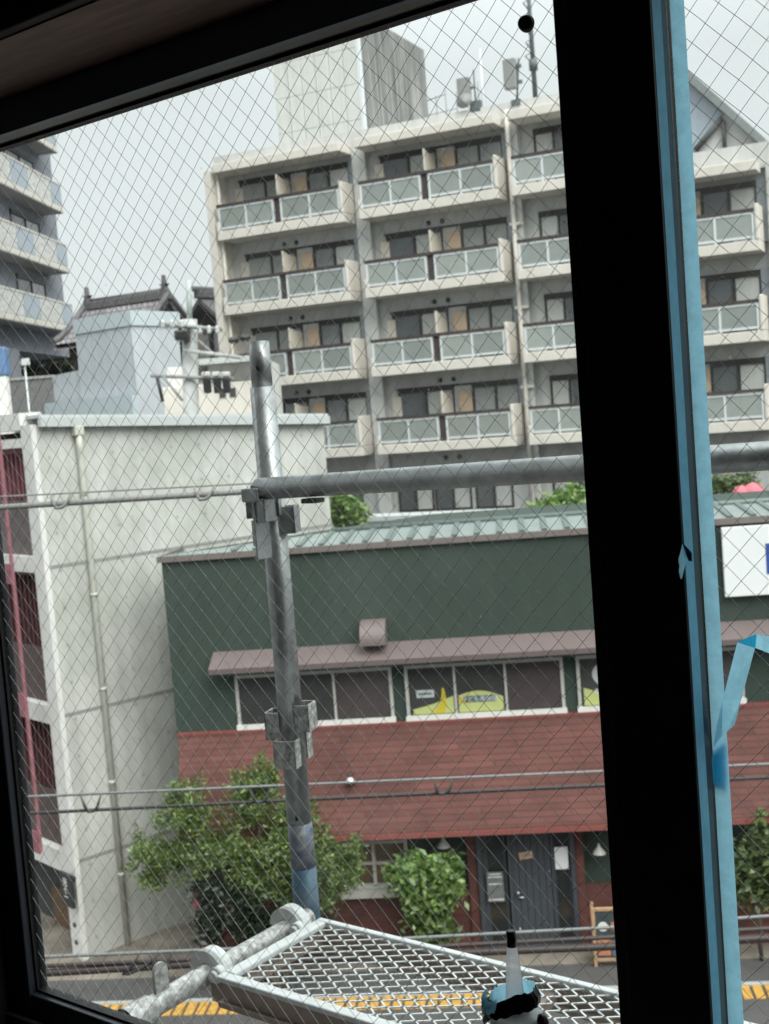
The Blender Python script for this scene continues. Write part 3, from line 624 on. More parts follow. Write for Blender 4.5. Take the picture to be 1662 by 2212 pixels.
# ================================================================== FOLIAGE
def leaves(name, material, parent, blobs, n, size, flat=.0, droop=0.0, asp=.5, seed=1, hollow=.55):
    g = np.random.default_rng(seed); cen = []
    wts = np.array([b[3]*b[4]*b[5] for b in blobs]); wts = wts/wts.sum()
    for bl, w in zip(blobs, wts):
        k = int(n*w); 
        u = g.normal(size=(k, 3)); u /= np.linalg.norm(u, axis=1)[:, None]
        r = (hollow+(1-hollow)*g.random(k)**.7)*(1+.16*np.sin(u[:, 0]*7+bl[0]*3)+.14*np.sin(u[:, 2]*9+bl[2]*5)+.1*g.normal(size=k))
        pts = np.array(bl[:3])+u*r[:, None]*np.array(bl[3:6])
        per = 11; q = max(1, k//per)                             # leaves sit in small clumps (twigs)
        twig = g.integers(0, max(1, k), q); pts = pts[twig[g.integers(0, q, k)]]*.8+pts*.2 if k else pts
        pts = pts+g.normal(size=(k, 3))*size*1.25
        cen.append(pts)
    c = np.concatenate(cen)
    # knock out gaps
    keep = (np.sin(c[:, 0]*9.1+seed)+np.sin(c[:, 1]*8.3+2)+np.sin(c[:, 2]*10.7+1)) > -1.55
    c = c[keep]; k = len(c)
    a = g.normal(size=(k, 3)); a[:, 2] = a[:, 2]*.6-droop; a /= np.linalg.norm(a, axis=1)[:, None]
    bb = g.normal(size=(k, 3)); bb -= (bb*a).sum(1)[:, None]*a; bb /= np.linalg.norm(bb, axis=1)[:, None]
    sz = size*(.6+.8*g.random(k))[:, None]
    a = a*sz; bb = bb*sz*asp; nn = np.cross(a, bb); nn /= np.linalg.norm(nn, axis=1)[:, None]
    v = np.stack([c-a, c+bb*.9+nn*sz*.12, c+a, c-bb*.9+nn*sz*.12], 1).reshape(-1, 3)
    b0 = np.array(parent['_b']); v = v-b0
    me = bpy.data.meshes.new(name); me.vertices.add(4*k); me.vertices.foreach_set('co', v.ravel().astype(np.float32))
    me.loops.add(4*k); me.loops.foreach_set('vertex_index', np.arange(4*k, dtype=np.int32))
    me.polygons.add(k); me.polygons.foreach_set('loop_start', np.arange(0, 4*k, 4, dtype=np.int32)); me.polygons.foreach_set('loop_total', np.full(k, 4, np.int32))
    me.materials.append(material); me.update(); me.validate()
    return link(name, me, parent)
def stems(parent, base, tips, r0, m=M_TRUNK, name='trunk'):
    b = MB(); base = Vector(base)
    for t in tips:
        t = Vector(t); mid = base.lerp(t, .5)+Vector((random.uniform(-.08, .08), random.uniform(-.08, .08), .05))
        b.tube([base, base.lerp(mid, .5), mid, t], r0, 7, rs=[r0, r0*.8, r0*.55, r0*.2])
    return b.build(name, m, parent)
def gp(px, py, d): s, z = G.at(px, py, d); return s, d, z
tb = thing('olive_bush', 'wide olive-green bush in front of the shop at the concrete wall corner', 'bush', G, (-4.2, -.9, 0))
blobs = []
for px, py, d, rx, rz in ((340, 1850, -.9, .42, .42), (400, 1760, -1.0, .55, .5), (470, 1840, -1.1, .6, .55), (545, 1730, -.9, .45, .55), (570, 1690, -.8, .3, .38), (600, 1830, -1.1, .62, .55), (690, 1860, -1.0, .55, .5), (745, 1880, -.9, .36, .38), (640, 1760, -.9, .4, .45), (560, 1910, -1.1, .55, .4), (640, 1940, -1.0, .4, .3), (330, 1900, -.8, .3, .25), (710, 1930, -.9, .3, .28), (400, 1860, -1.0, .5, .4), (760, 1840, -.85, .22, .2), (385, 1715, -.85, .25, .25), (300, 1840, -.8, .18, .2)):
    blobs.append((*gp(px, py, d), rx, .42, rz))
for q in ((560, 1650, -.85), (575, 1668, -.85), (540, 1672, -.85), (590, 1680, -.8), (510, 1690, -.9), (410, 1695, -.9), (340, 1770, -.9), (600, 1660, -.85), (480, 1735, -.95), (300, 1800, -.8), (286, 1870, -.8), (705, 1800, -.8), (770, 1810, -.8), (430, 1690, -.9), (365, 1735, -.9)):
    blobs.append((*gp(*q), .13, .12, .22))
leaves('crown', M_LEAF1, tb, blobs, 27000, .040, droop=-.3, asp=.40, seed=3, hollow=.3)
stems(tb, (-4.2, -.9, 0), [gp(px, py, d) for px, py, d in ((400, 1800, -1), (470, 1850, -1.1), (560, 1720, -.9), (600, 1850, -1.1), (690, 1870, -1), (640, 1800, -.9))], .05)
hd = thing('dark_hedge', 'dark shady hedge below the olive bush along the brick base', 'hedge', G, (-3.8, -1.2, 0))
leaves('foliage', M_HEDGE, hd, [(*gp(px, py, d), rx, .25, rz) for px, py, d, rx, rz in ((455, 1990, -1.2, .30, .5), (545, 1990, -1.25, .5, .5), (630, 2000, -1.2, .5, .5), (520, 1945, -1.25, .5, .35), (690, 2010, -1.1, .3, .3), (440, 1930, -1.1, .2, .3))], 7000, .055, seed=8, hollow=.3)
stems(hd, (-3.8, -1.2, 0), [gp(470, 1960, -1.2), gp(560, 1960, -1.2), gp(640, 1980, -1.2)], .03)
b2 = thing('bright_green_bush', 'bright green broad-leaved bush under the shop window left of the door', 'bush', G, (-1.45, -.5, 0))
leaves('crown', M_LEAF2, b2, [(*gp(px, py, d), rx, .3, rz) for px, py, d, rx, rz in ((905, 1868, -.6, .30, .17), (955, 1880, -.55, .24, .20), (875, 1905, -.6, .20, .20), (930, 1935, -.6, .30, .22), (975, 1915, -.5, .16, .18), (930, 1985, -.55, .26, .24), (895, 1890, -.7, .22, .16), (845, 1900, -.5, .13, .10), (985, 1885, -.5, .12, .12), (900, 1950, -.6, .16, .16))], 4200, .070, droop=.7, asp=.5, seed=11)
leaves('lower_foliage', M_LEAF3, b2, [(*gp(935, 2010, -.5), .36, .25, .35), (*gp(930, 1960, -.5), .3, .25, .3)], 1300, .075, droop=.7, seed=12)
stems(b2, (-1.45, -.5, 0), [gp(905, 1890, -.6), gp(950, 1900, -.55), gp(930, 1960, -.6)], .03)
b3 = thing('corner_shrub', 'mid-green shrub with yellowish top shoots right of the window post', 'bush', G, (3.9, -.5, 0))
leaves('crown', M_LEAF3, b3, [(*gp(px, py, d), rx, .35, rz) for px, py, d, rx, rz in ((1650, 1850, -.6, .42, .38), (1620, 1880, -.6, .3, .3), (1660, 1910, -.6, .4, .26), (1640, 1800, -.5, .22, .24), (1700, 1850, -.5, .5, .4), (1600, 1920, -.5, .18, .2))], 4200, .075, droop=.4, seed=15)
leaves('top_shoot', M_LEAF2, b3, [(*gp(1625, 1768, -.5), .16, .1, .07), (*gp(1645, 1762, -.5), .15, .1, .05)], 160, .07, seed=16)
stems(b3, (3.9, -.5, 0), [gp(1650, 1850, -.6), gp(1620, 1850, -.6), gp(1630, 1780, -.5)], .03)
def tree_at(px, py, dist, rx, rz, m, label, seed, n=1800, size=.09, name='garden_tree', extra=()):
    p = atd(px, py, dist); t = thing(name, label, 'tree', None, (p.x, p.y, 0), 'garden trees behind the shop roof')
    bl = [(p.x, p.y, p.z, rx, rx, rz)]
    for ex, ey, er, ez in extra:
        q = atd(ex, ey, dist); bl.append((q.x, q.y, q.z, er, er, ez))
    leaves('crown', m, t, bl, n, size, seed=seed, hollow=.25)
    b = MB(); b.tube([(p.x, p.y, 0), (p.x+.05, p.y, p.z*.6), (p.x, p.y, p.z)], .1, 8, rs=[.12, .08, .03]); b.build('trunk', M_TRUNK, t); return t
tree_at(745, 1105, 26.5, .28, .34, M_LEAF2, 'light green sapling showing over the left end of the teal roof', 21, extra=((735, 1090, .18, .3), (770, 1120, .22, .16)))
tree_at(1215, 1095, 27, .55, .22, M_LEAF2, 'yellow-green shrub showing over the teal roof left of the window post', 22, n=2600, extra=((1250, 1075, .25, .3), (1165, 1110, .3, .12), (1265, 1105, .35, .2)))
tree_at(1560, 1070, 27, .42, .42, M_LEAF3, 'dark green tree showing over the teal roof right of the window post', 23, n=3000, extra=((1590, 1050, .3, .24), (1540, 1095, .3, .25), (1620, 1045, .22, .12), (1570, 1105, .3, .12)))
for i, (px, py, rr, lab) in enumerate(((1602, 1071, .22, 'dull pink folded canopy beside the dark green tree'), (1628, 1065, .26, 'rounded pink folded canopy right of the other pink one'))):
    p = atd(px, py, 26); t = thing('pink_canopy', lab, 'canopy', None, (p.x, 26, 0), 'pink canopies behind the teal roof')
    MB().lathe((p.x, 26, p.z), [(rr, -.22), (rr*1.05, -.08), (rr*.9, .06), (rr*.55, .17), (.03, .22)], 14).build('cloth', M_ROSE, t)
    MB().tube([(p.x, 26, 0), (p.x, 26, p.z)], .03, 6).build('post', M_RAIL, t)
p = atd(110, 790, 64); t = thing('grove_tree', 'dark tree under the left block behind the blue-clad shed', 'tree', None, (p.x, p.y, 0))
leaves('crown', M_LEAF4, t, [(p.x, p.y, p.z, 1.6, 1.4, 1.3), (p.x+1.1, p.y, p.z+.3, 1.0, 1.2, 1.2), (p.x-.8, p.y, p.z-.3, .8, 1, .8)], 5000, .16, seed=31, hollow=.2)
MB().tube([(p.x, p.y, 0), (p.x, p.y, p.z)], .2, 8, rs=[.25, .15]).build('trunk', M_TRUNK, t)

# ================================================================== GRANITE OF THE BACK: annex, apartment block
an = thing('white_annex', 'low white annex wall with coping behind the teal roof', 'building', A, (-3, -8, 0))
zt = A.at(950, 1108, -8.7)[1]
MB().box(-6.5, 9.5, -9.0, -8.2, 0, zt-.12).build('wall', M_WHITE, an)
MB().box(-6.55, 9.55, -9.06, -8.14, zt-.12, zt).build('coping', M_GUTTER, an)
ap = thing('apartment_block', 'pale grey apartment block with rows of frosted-glass balconies', 'building', A)
WD = 1.15
b = MB(); b.box(-7.9, 5.95, WD, 13, 0, 18.45); b.build('main_wall', M_APT, ap)
b = MB(); b.box(5.95, 15, WD+.02, 13, 0, 15.9); b.build('wing_wall', M_APT, ap)
b = MB(); b.box(-7.95, 5.95, WD-.2, WD+.05, 18.2, 18.98); b.box(-7.95, -7.7, WD+.05, 13, 18.45, 18.98); b.box(5.7, 5.95, WD+.05, 13, 18.45, 18.98); b.build('parapet', M_APT, ap)
MB().box(-7.7, 5.7, WD+.05, 13, 18.45, 18.5).build('flat_roof', M_APT, ap)
b = MB(); b.box(5.95, 15, WD-.2, WD+.08, 15.7, 16.45); b.build('wing_parapet', M_APT, ap)
b = MB(); b.box(-7.82, -7.56, .0, WD, 0, 18.3); b.build('end_fin', M_SLAB, ap)
b = MB()
for s0, s1 in ((-2.36, -1.86), (3.22, 3.62), (5.62, 6.1), (11.3, 15)): b.box(s0, s1, WD-.3, WD+.02, 0, 18.3 if s1 < 5.7 else 15.85)
b.build('pilaster', M_APT, ap)
b = MB(); b.tube([(3.36, WD-.42, 1), (3.36, WD-.42, 18.7)], .075, 10)
for z in (15.0, 12.3, 9.7): b.box(3.2, 3.66, WD-.44, WD-.36, z, z+.1)
b.build('drain_pipe', M_SLAB, ap)
MB().tube([(-7.48, .35, 1), (-7.48, .35, 18.1)], .06, 8).build('drain_pipe', M_SLAB, ap)
_cache = {}
def cached(key, name, make, m, parent, off):
    if key not in _cache:
        bm = make(); me = bpy.data.meshes.new(name); me.from_pydata(bm.v, [], bm.f); me.polygons.foreach_set('use_smooth', bm.sm); me.materials.append(m); me.update(); _cache[key] = me
    o = link(name, _cache[key], parent); pb = Vector(parent.get('_off', (0, 0, 0))); o.location = Vector(off)-pb; o['_off'] = tuple(off); return o
def mk_win(w, h, n=2):
    b = MB(); t = .06
    b.box(0, w, -.06, .03, h-t*3.0, h); b.box(0, w, -.03, .03, 0, t); b.box(0, t, -.03, .03, t, h-t); b.box(w-t, w, -.03, .03, t, h-t)
    for k in range(1, n): b.box(w*k/n-.04, w*k/n+.04, -.035, .03, t, h-t)
    return b
def bay(s0, s1, zb, units=2, rnd=0, side=True):
    Lb = s1-s0; o0 = (s0, 0, zb)
    def mk_bal():
        b = MB(); b.bbox(-.05, Lb, 0, WD, -.02, .30, .02)
        b.bbox(-.05, .05, .0, WD, .30, .62, .01)
        if side: b.bbox(Lb-.12, Lb, -.02, WD-.02, .30, 1.36, .03)
        return b
    bal = cached(('bal', round(Lb, 2), side), 'balcony', mk_bal, M_SLAB, ap, o0)
    e = Lb-(.14 if side else .02); gaps = [0.04]+[e*k/units for k in range(1, units)]+[e]
    def mk_rail():
        b = MB(); t = .07
        for k in range(units):
            a = gaps[k]+(.0 if k == 0 else .13); c = gaps[k+1]-(.0 if k == units-1 else .13); mid = (a+c)/2
            b.box(a, c, .03, .09, .36, .36+t); b.box(a, c, .03, .09, 1.13-t, 1.13)
            for x in (a, mid-t/2, c-t): b.box(x, x+t, .025, .095, .302, 1.10 if x != mid-t/2 else 1.062)
        return b
    cached(('rail', round(Lb, 2), side, units), 'railing', mk_rail, M_RAIL, bal, o0)
    def mk_top():
        b = MB(); b.box(.0, e, .0, .13, 1.14, 1.235)
        for k in range(1, units): b.box(gaps[k]-.12, gaps[k]+.12, .10, .14, .302, 1.14)
        return b
    cached(('top', round(Lb, 2), side, units), 'top_rail', mk_top, M_BROWNRAIL, bal, o0)
    for k in range(units):
        a = gaps[k]+(.07 if k == 0 else .20); c = gaps[k+1]-(.07 if k == units-1 else .20); mid = (a+c)/2
        for x0, x1 in ((a, mid-.035), (mid+.035, c)):
            cached(('gp', round(x1-x0, 2)), 'glass_panel', lambda: MB().box(0, x1-x0, -.006, .006, 0, .635), M_FROST, bal, (s0+x0, .06, zb+.428))
    for k in range(1, units):
        def mk_part():
            b = MB(); b.prism([(.16, .30), (WD-.02, .30), (WD-.02, 1.86), (.55, 1.88), (.16, 1.98)], -.03, .03, 'x'); return b
        cached(('part',), 'partition', mk_part, M_CREAM, bal, (s0+gaps[k], 0, zb))
        cached(('ac', ), 'air_conditioner', lambda: MB().bbox(0, .75, 0, .28, 0, .55, .03), M_RAIL, bal, (s0+gaps[k]+.45, .55, zb+.31))
    if rnd % 3 == 0:
        cached(('ac',), 'air_conditioner', None, None, bal, (s0+.3, .6, zb+.31))
    # windows in the wall behind
    def window(x0, x1, k):
        o = cached(('win', round(x1-x0, 2)), 'window', lambda: mk_win(x1-x0, 1.86), M_WFRAME, ap, (s0+x0, WD-.02, zb+.32))
        w2_ = (x1-x0)/2
        for j in (0, 1):
            mm = (M_CURT, M_APTW, M_CURT2, M_APTW2, M_CURT, M_CURT2)[(k*7+j*3+rnd*5+int(s0*3)) % 6]
            cached(('pane', round(w2_, 2), mm.name), 'pane' if mm in (M_APTW, M_APTW2) else 'curtain', lambda: MB().box(.07, w2_-.05, .005, .012, .07, 1.78), mm, o, (s0+x0+w2_*j, WD-.02, zb+.32))
    if units == 2:
        window(.40, 2.47, rnd); window(3.15, 4.82, rnd+1)
        cached(('head',), 'window_header', lambda: MB().box(0, 4.62, -.03, 0, 0, .07), M_WFRAME, ap, (s0+.32, WD-.001, zb+2.115))
        cached(('tan',), 'heater_cover', lambda: MB().bbox(0, .48, -.10, 0, 0, 1.62, .01), M_TANBOX, ap, (s0+2.66, WD-.001, zb+.32))
        cached(('tan2',), 'wall_board', lambda: MB().bbox(0, .34, -.05, 0, 0, 1.60, .01), M_CREAM, ap, (s0+.16, WD-.001, zb+.32))
        cached(('grey',), 'side_board', lambda: MB().bbox(0, .34, -.12, 0, 0, 1.90, .01), M_STEELG, ap, (s0+4.82, WD-.001, zb+.32))
    else:
        window(.45, min(2.3, Lb-.2), rnd)
    for x in (2.0, 2.5):
        if x < Lb: cached(('vent',), 'vent_cap', lambda: MB().lathe((0, 0, 0), [(.07, 0), (.085, .03), (.06, .07)], 12, Matrix.Rotation(R(90), 3, 'X')), M_VENT, ap, (s0+x, WD-.001, zb-.30))
ROWS = (15.84, 13.19, 10.52, 7.86)
for i, z in enumerate(ROWS):
    bay(-7.42, -2.42, z, 2, i); bay(-1.80, 3.14, z, 2, i+1); bay(3.64, 5.62, z, 1, i+2, side=False)
    if i: bay(6.15, 11.14, z, 2, i+2)
for i, (s0, s1) in enumerate(((-7.42, -2.42), (-1.80, 3.14), (3.64, 5.62))):
    def mk_slab(L=s1-s0): b = MB(); b.bbox(-.05, L, 0, WD-.2, 0, .30, .02); return b
    cached(('slab', round(s1-s0, 2)), 'roof_slab', mk_slab, M_SLAB, ap, (s0, 0, 18.20))
    # lowest storey: windows without balconies
    for x in ((.1, 1.5, 3.0) if s1-s0 > 3 else (.3,)):
        o = cached(('gwin',), 'window', lambda: mk_win(1.35, 1.5), M_WFRAME, ap, (s0+x, WD-.02, 5.75))
        for j in (0, 1):
            mm = (M_CURT, M_APTW)[(i+j) % 2]
            cached(('gpane', mm.name), 'pane' if mm is M_APTW else 'curtain', lambda: MB().box(.07, .62, .005, .012, .07, 1.42), mm, o, (s0+x+.675*j, WD-.02, 5.75))
cached(('slab', 4.99), 'roof_slab', lambda: MB().bbox(-.05, 4.99, 0, WD-.2, 0, .30, .02), M_SLAB, ap, (6.15, 0, 15.52))
# lift tower on the roof
TD = 2.6
sl, _ = A.at(605, 305, TD); sr, _ = A.at(785, 275, TD); dd = TD
while A.at(922, 200, dd)[0] > sr and dd < 14: dd += .05
tw = MB().box(sl, sr, TD, dd, 18.5, 23.6).build('lift_tower', M_TOWERD, ap)
b = MB(); nn = 6; ww = (sr-sl)/nn
for k in range(nn):
    for j in range(4): b.bbox(sl+k*ww+.006, sl+(k+1)*ww-.006, TD-.06, TD-.002, 18.5+j*1.25+.006, 18.5+(j+1)*1.25-.006, .004)
b.build('facing_panel', M_TOWERW, tw)
b = MB(); b.box(sr-.02, sr+.10, TD-.08, TD+.12, 18.5, 23.6)
b.build('corner_trim', M_RAIL, tw)
# gabled roof house on the wing
gbl = thing('gabled_roof_house', 'steep gabled roof with grey-white gable and dark timber struts above the apartment wing', 'building', A, (6.5, 1.5, 15.9))
GD = 1.6
ex, ez = A.at(1645, 312, GD); px_, pz_ = A.at(1490, 178, GD)
slope = (pz_-ez)/(px_-ex); apx = px_-1.2; apz = pz_+slope*(apx-px_)
lx = apx-.6
MB().prism([(lx, ez-.05), (ex, ez-.05), (apx, apz), (lx, apz-.8)], GD+.15, GD+6, 'y').build('gable_wall', M_WHITE, gbl)
q0 = A.at(1502, 325, GD); q1 = A.at(1560, 255, GD)
MB().prism([(lx+.05, ez), (q0[0], ez), (q1[0], q1[1]+.15), (apx+.1, apz-.1), (lx+.05, apz-.85)], GD+.09, GD+.149, 'y').build('grey_infill', M_LGLASS, gbl)
b = MB(); b.prism([(lx-.15, apz-.8), (apx, apz), (ex+.15, ez-.2), (ex+.15, ez+.12), (apx, apz+.38), (lx-.15, apz-.5)], GD-.25, GD+6.2, 'y'); b.build('roof', mat('grey_slate_roof', (.20, .225, .22), .6, var=.12), gbl)
b = MB()
q0 = A.at(1502, 325, GD); q1 = A.at(1560, 255, GD)
b.tube([(q0[0], GD, q0[1]), (q1[0], GD, q1[1])], .09, 6); q2 = A.at(1563, 262, GD); q3 = A.at(1566, 318, GD); b.tube([(q2[0], GD, q2[1]), (q3[0], GD, q3[1])], .07, 6)
b.box(lx, ex, GD-.02, GD+.1, ez-.12, ez+.02)
b.build('strut', mat('grey_timber_strut', (.10, .105, .11), .7), gbl)
MB().box(apx-1.0, ex+4, GD+.2, GD+4, ez-.9, ez-.13).build('base_wall', M_APT, gbl)
b = MB(); b.box(ex+.1, ex+4.2, GD-.2, GD+4, ez-.13, ez+.02); b.build('eave', mat('grey_slate_roof', (.2, .22, .22)), gbl)
# antennas
def ant(name, label, parts, base, cat='antenna'):
    t = thing(name, label, cat, A, base, 'rooftop antennas')
    for nm, bm, mm in parts: bm.build(nm, mm, t)
ad_ = WD-.1
def ap_(x, y, d=None): d = ad_ if d is None else d; s, z = A.at(x, y, d); return s, d, z
s, d, z = ap_(1117, 222); s2, _, z2 = ap_(1108, 128)
ant('panel_antenna', 'tall grey panel antenna on a mast at the roof edge', [('mast', MB().tube([(s, d, z), (s2+.2, d, z2)], .035, 8), M_ANTD), ('panel', MB().bbox(s2-.32, s2+.10, d-.15, d+.1, z2-.95, z2+.02, .04), M_ANT), ('foot', MB().box(s-.15, s+.15, d-.15, d+.1, z-.1, z+.08), M_ANTD), ('bracket', MB().box(s2+.08, s2+.26, d-.06, d+.06, z2-.3, z2-.2).box(s2+.08, s2+.26, d-.06, d+.06, z2-.8, z2-.7), M_ANTD)], (s, d, 18.98))
s, d, z = ap_(1029, 235); s2, _, z2 = ap_(1030, 150)
dish = MB(); sd_, _, zd_ = ap_(1008, 222)
dish.lathe((sd_, d-.1, zd_), [(.05, .0), (.22, .05), (.27, .11)], 20, Matrix.Rotation(R(75), 3, 'X'))
s3, _, z3 = ap_(1003, 192)
ant('dish_antenna', 'short mast with dish and square panel on the roof parapet', [('mast', MB().tube([(s, d, z), (s, d, z2)], .03, 8).tube([(s, d, z+.7), (s3, d, z3)], .05, 8), M_ANTD), ('dish', dish, M_ANT), ('panel', MB().bbox(s3-.22, s3+.22, d-.12, d+.1, z3-.5, z3+.35, .03), M_ANT), ('foot', MB().box(s-.18, s+.18, d-.1, d+.1, z-.12, z+.25), M_ANTD)], (s, d, 18.98))
s, d, z = ap_(1043, 215, 3.0); s2, _, z2 = ap_(1037, 105, 3.0)
ant('whip_antenna', 'thin pale whip antenna standing behind the dish', [('whip', MB().tube([(s, d, 18.5), (s2, d, z2)], .05, 7, rs=[.06, .02]), M_RAIL)], (s, d, 18.5))
s, d, z = ap_(1157, 210, 1.6); b = MB(); b.tube([(s, d, 18.5), (s, d, 25)], .07, 8, rs=[.09, .05])
b2_ = MB()
for k in range(9):
    zz = 20.2+k*.42; b2_.tube([(s-.0, d, zz), (s-.22+.05*(k % 3), d-.1, zz+.28), (s-.02, d, zz+.38)], .022, 6)
for k in range(5): b2_.tube([(s-.35, d, 22.6+k*.18), (s+.25, d, 22.7+k*.18)], .014, 5)
ant('lattice_mast', 'tall dark antenna mast with coiled cables beside the window post', [('mast', b, M_ANTD), ('cable_loop', b2_, M_ANTD), ('collar', MB().tube([(s, d, 20.0), (s, d, 20.35)], .14, 10), M_ANTD), ('foot', MB().box(s-.3, s+.15, d-.2, d+.2, 18.5, 18.85), M_ANTD)], (s, d, 18.5))
s, d, z = ap_(935, 230, 2.4); b = MB()
for k, x in enumerate((-.2, .15, .5, .9, 1.7)): b.tube([(s+x, d, 18.5), (s+x, d, 20.2-.2*(k % 2))], .02, 6)
b.tube([(s-.2, d, 19.9), (s+.5, d, 20.0)], .02, 6); b.tube([(s-.2, d, 19.4), (s+.9, d, 19.45)], .015, 6)
ant('aerial_frame', 'faint frame of thin aerial rods at the foot of the lift tower', [('rod', b, M_ANT)], (s, d, 18.5))

# ================================================================== LEFT APARTMENT BLOCK (seen along its front)
lb = thing('left_apartment_block', 'blue-grey apartment block with pierced concrete balconies at the left edge', 'building', Lf)
LW = .95; LE = Lf.at(119, 445, LW)[0]
wa = Lf.at(38, 632, LW)[0]; wb = Lf.at(99, 645, LW)[0]
MB().box(-30, LE, LW, 14, 13.2, 30).build('wall', M_LBLD, lb)
for k, zb in enumerate((14.25, 17.05, 19.85, 22.65, 25.4)):
    bb = MB().bbox(-30, 0, 0, LW, zb-.02, zb+.24, .02).build('balcony', M_SLAB, lb)
    MB().box(-30, -.02, .02, LW-.01, zb-.05, zb-.021).build('soffit', M_LBLDS, bb)
    x = -.05; j = 0
    while x > -26:
        w = 3.0 if j % 2 else 2.1
        if j == 0: w = 1.55
        m = M_LGLASS if j % 2 == 0 else M_LPANEL
        MB().box(x-w+.04, x, .02, .10, zb+.26, zb+1.22).build('front_panel', m, bb)
        x -= w; j += 1
    MB().box(-30, 0, .0, .13, zb+1.23, zb+1.31).build('hand_rail', M_SLAB, bb)
    MB().box(-.06, .0, .13, LW-.02, zb+.26, zb+1.22).build('end_panel', M_LGLASS, bb)
    for x0 in (wa, wa-8, wa-16):
        o = MB().add(mk_win(wb-wa, 2.0).v, mk_win(wb-wa, 2.0).f); o.v = [(v[0]+x0, v[1]+LW-.03, v[2]+zb+.35) for v in o.v]
        f = o.build('window', M_WFRAME, lb)
        wm = (wb-wa)/2; MB().box(x0+.07, x0+wm-.04, LW-.02, LW-.012, zb+.42, zb+2.16).build('pane', M_APTW, f); MB().box(x0+wm+.04, x0+2*wm-.07, LW-.02, LW-.012, zb+.42, zb+2.16).build('pane', M_APTW2, f)
b = MB(); b.box(-9.2, -6.2, .6, 2.4, 0, 13.2); b.build('pillar', M_LBLD, lb)
MB().box(-30, .4, 3.2, 14, 0, 13.2).build('ground_wall', M_LBLD, lb)
# small white box with blue cover in front of it
p0 = atd(-30, 900, 30); p1 = atd(11, 800, 29.7); p2 = atd(11, 748, 29.7)
kb = thing('storage_box', 'white box with blue vinyl cover at the far left behind the concrete roof', 'storage box', None, (p1.x-.6, 30, 0))
MB().bbox(p1.x-1.3, p1.x, 29.7, 30.0, 0, atd(14, 790, 30).z-.25, .02).build('box_body', M_WHITE, kb)
MB().bbox(p1.x-1.35, p1.x+.05, 29.66, 30.05, atd(14, 790, 30).z-.25, p2.z, .06).build('vinyl_cover', M_TARP, kb)
p = atd(56, 812, 45); q = atd(58, 782, 45)
rs_ = thing('small_white_sign', 'small white sign on a post before the dark tree', 'sign', None, (p.x, 45, 0))
MB().tube([(p.x, 45, 0), (p.x, 45, q.z)], .035, 8).build('post', M_RAIL, rs_); MB().bbox(q.x-.17, q.x+.13, 44.9, 44.96, q.z-.12, q.z+.12, .02).build('sign_board', M_SIGNW, rs_)
p = atd(65, 855, 27)
p_b = atd(70, 830, 50)
lw_ = thing('grey_low_wall', 'grey low concrete wall beyond the concrete roof at the left', 'wall', None, (p_b.x, 50, 0))
q0 = atd(-60, 835, 50); q1 = atd(118, 815, 50)
MB().box(q0.x, q1.x, 50, 50.4, 0, q1.z).build('wall_body', mat('old_grey_block', (.2, .2, .2), .9, var=.2), lw_)
MB().box(q0.x, q1.x, 49.95, 50.45, q1.z, q1.z+.1).build('coping', M_LBLDS, lw_)

# ================================================================== BLUE-CLAD SHED, TEMPLE ROOFS
cpt = atd(283, 700, 38); CF = Frame(33, cpt)                    # left face lies in this frame; right face runs back
sl_, _ = CF.at(163, 720); zt_ = CF.at(283, 672)[1]; zt2 = CF.at(163, 693)[1]
sh = thing('blue_clad_shed', 'tall plain shed clad in pale blue sheet metal before the temple roof', 'building', CF)
dq = .1
while dq < 9 and (lambda s, z: s)(*CF.at(385, 720, dq)) > 0: dq += .05
MB().prism([(sl_, 0), (0, 0), (0, zt_), (sl_, zt2)], 0, dq, 'y').build('cladding', M_CLAD, sh)
b = MB(); b.prism([(sl_-.02, zt2-.42), (.0, zt_-.42), (.0, zt_+.03), (sl_-.02, zt2+.03)], -.05, -.002, 'y'); b.box(.002, .06, -.05, dq+.05, zt_-.42, zt_+.03); b.build('edge_trim', M_CLADT, sh)
b = MB(); k = 0
while k*.9 < -sl_: b.box(-k*.9-.012, -k*.9+.012, -.015, -.001, 0, zt_-.43); k += 1
b.build('seam', M_CLADT, sh)
slo, zlo = CF.at(108, 812)
MB().prism([(slo, 0), (sl_-.02, 0), (sl_-.02, CF.at(163, 800)[1]), (slo, zlo)], .1, 2.0, 'y').build('lower_wing', M_CLAD, sh)
zb0 = CF.at(283, 872)[1]
MB().box(slo, .1, -.35, -.06, zb0-.5, zb0+.25).build('base_ledge', M_CLADT, sh)
b = MB(); TDp = 50
# temple hall: gabled tiled roof
rl = atd(186, 652, TDp); rr = atd(352, 628, TDp); T = Frame(30, rr)
el = T.at(165, 695, -3)[0]; rs0 = T.at(190, 650)[0]; zr = rr.z
th = thing('temple_hall', 'grey tiled temple roof with horned ridge ends rising behind the blue-clad shed', 'building', T)
s1r, s0r = -.25, rs0+.3
def hall_roof(s0, s1, z, w, drop, T=T):
    b = MB(); n = 6; prof = [(w*i/n, z-drop*(1-(1-i/n)**1.35)*1.0) for i in range(n+1)]
    for sgn in (-1, 1):
        vs = []
        for d, zz in prof: vs += [(s0, sgn*d, zz), (s1, sgn*d, zz)]
        b.add(vs, [(2*i, 2*i+1, 2*i+3, 2*i+2) for i in range(n)])
        vs2 = [(x, y, zz-.22) for x, y, zz in vs]; b.add(vs2, [(2*i, 2*i+2, 2*i+3, 2*i+1) for i in range(n)])
        b.add([vs[0+2*i] for i in range(n+1)]+[vs2[2*i] for i in range(n+1)], [(i, i+1, n+2+i, n+1+i) for i in range(n)])
        b.add([vs[1+2*i] for i in range(n+1)]+[vs2[1+2*i] for i in range(n+1)], [(i, n+1+i, n+2+i, i+1) for i in range(n)])
    return b
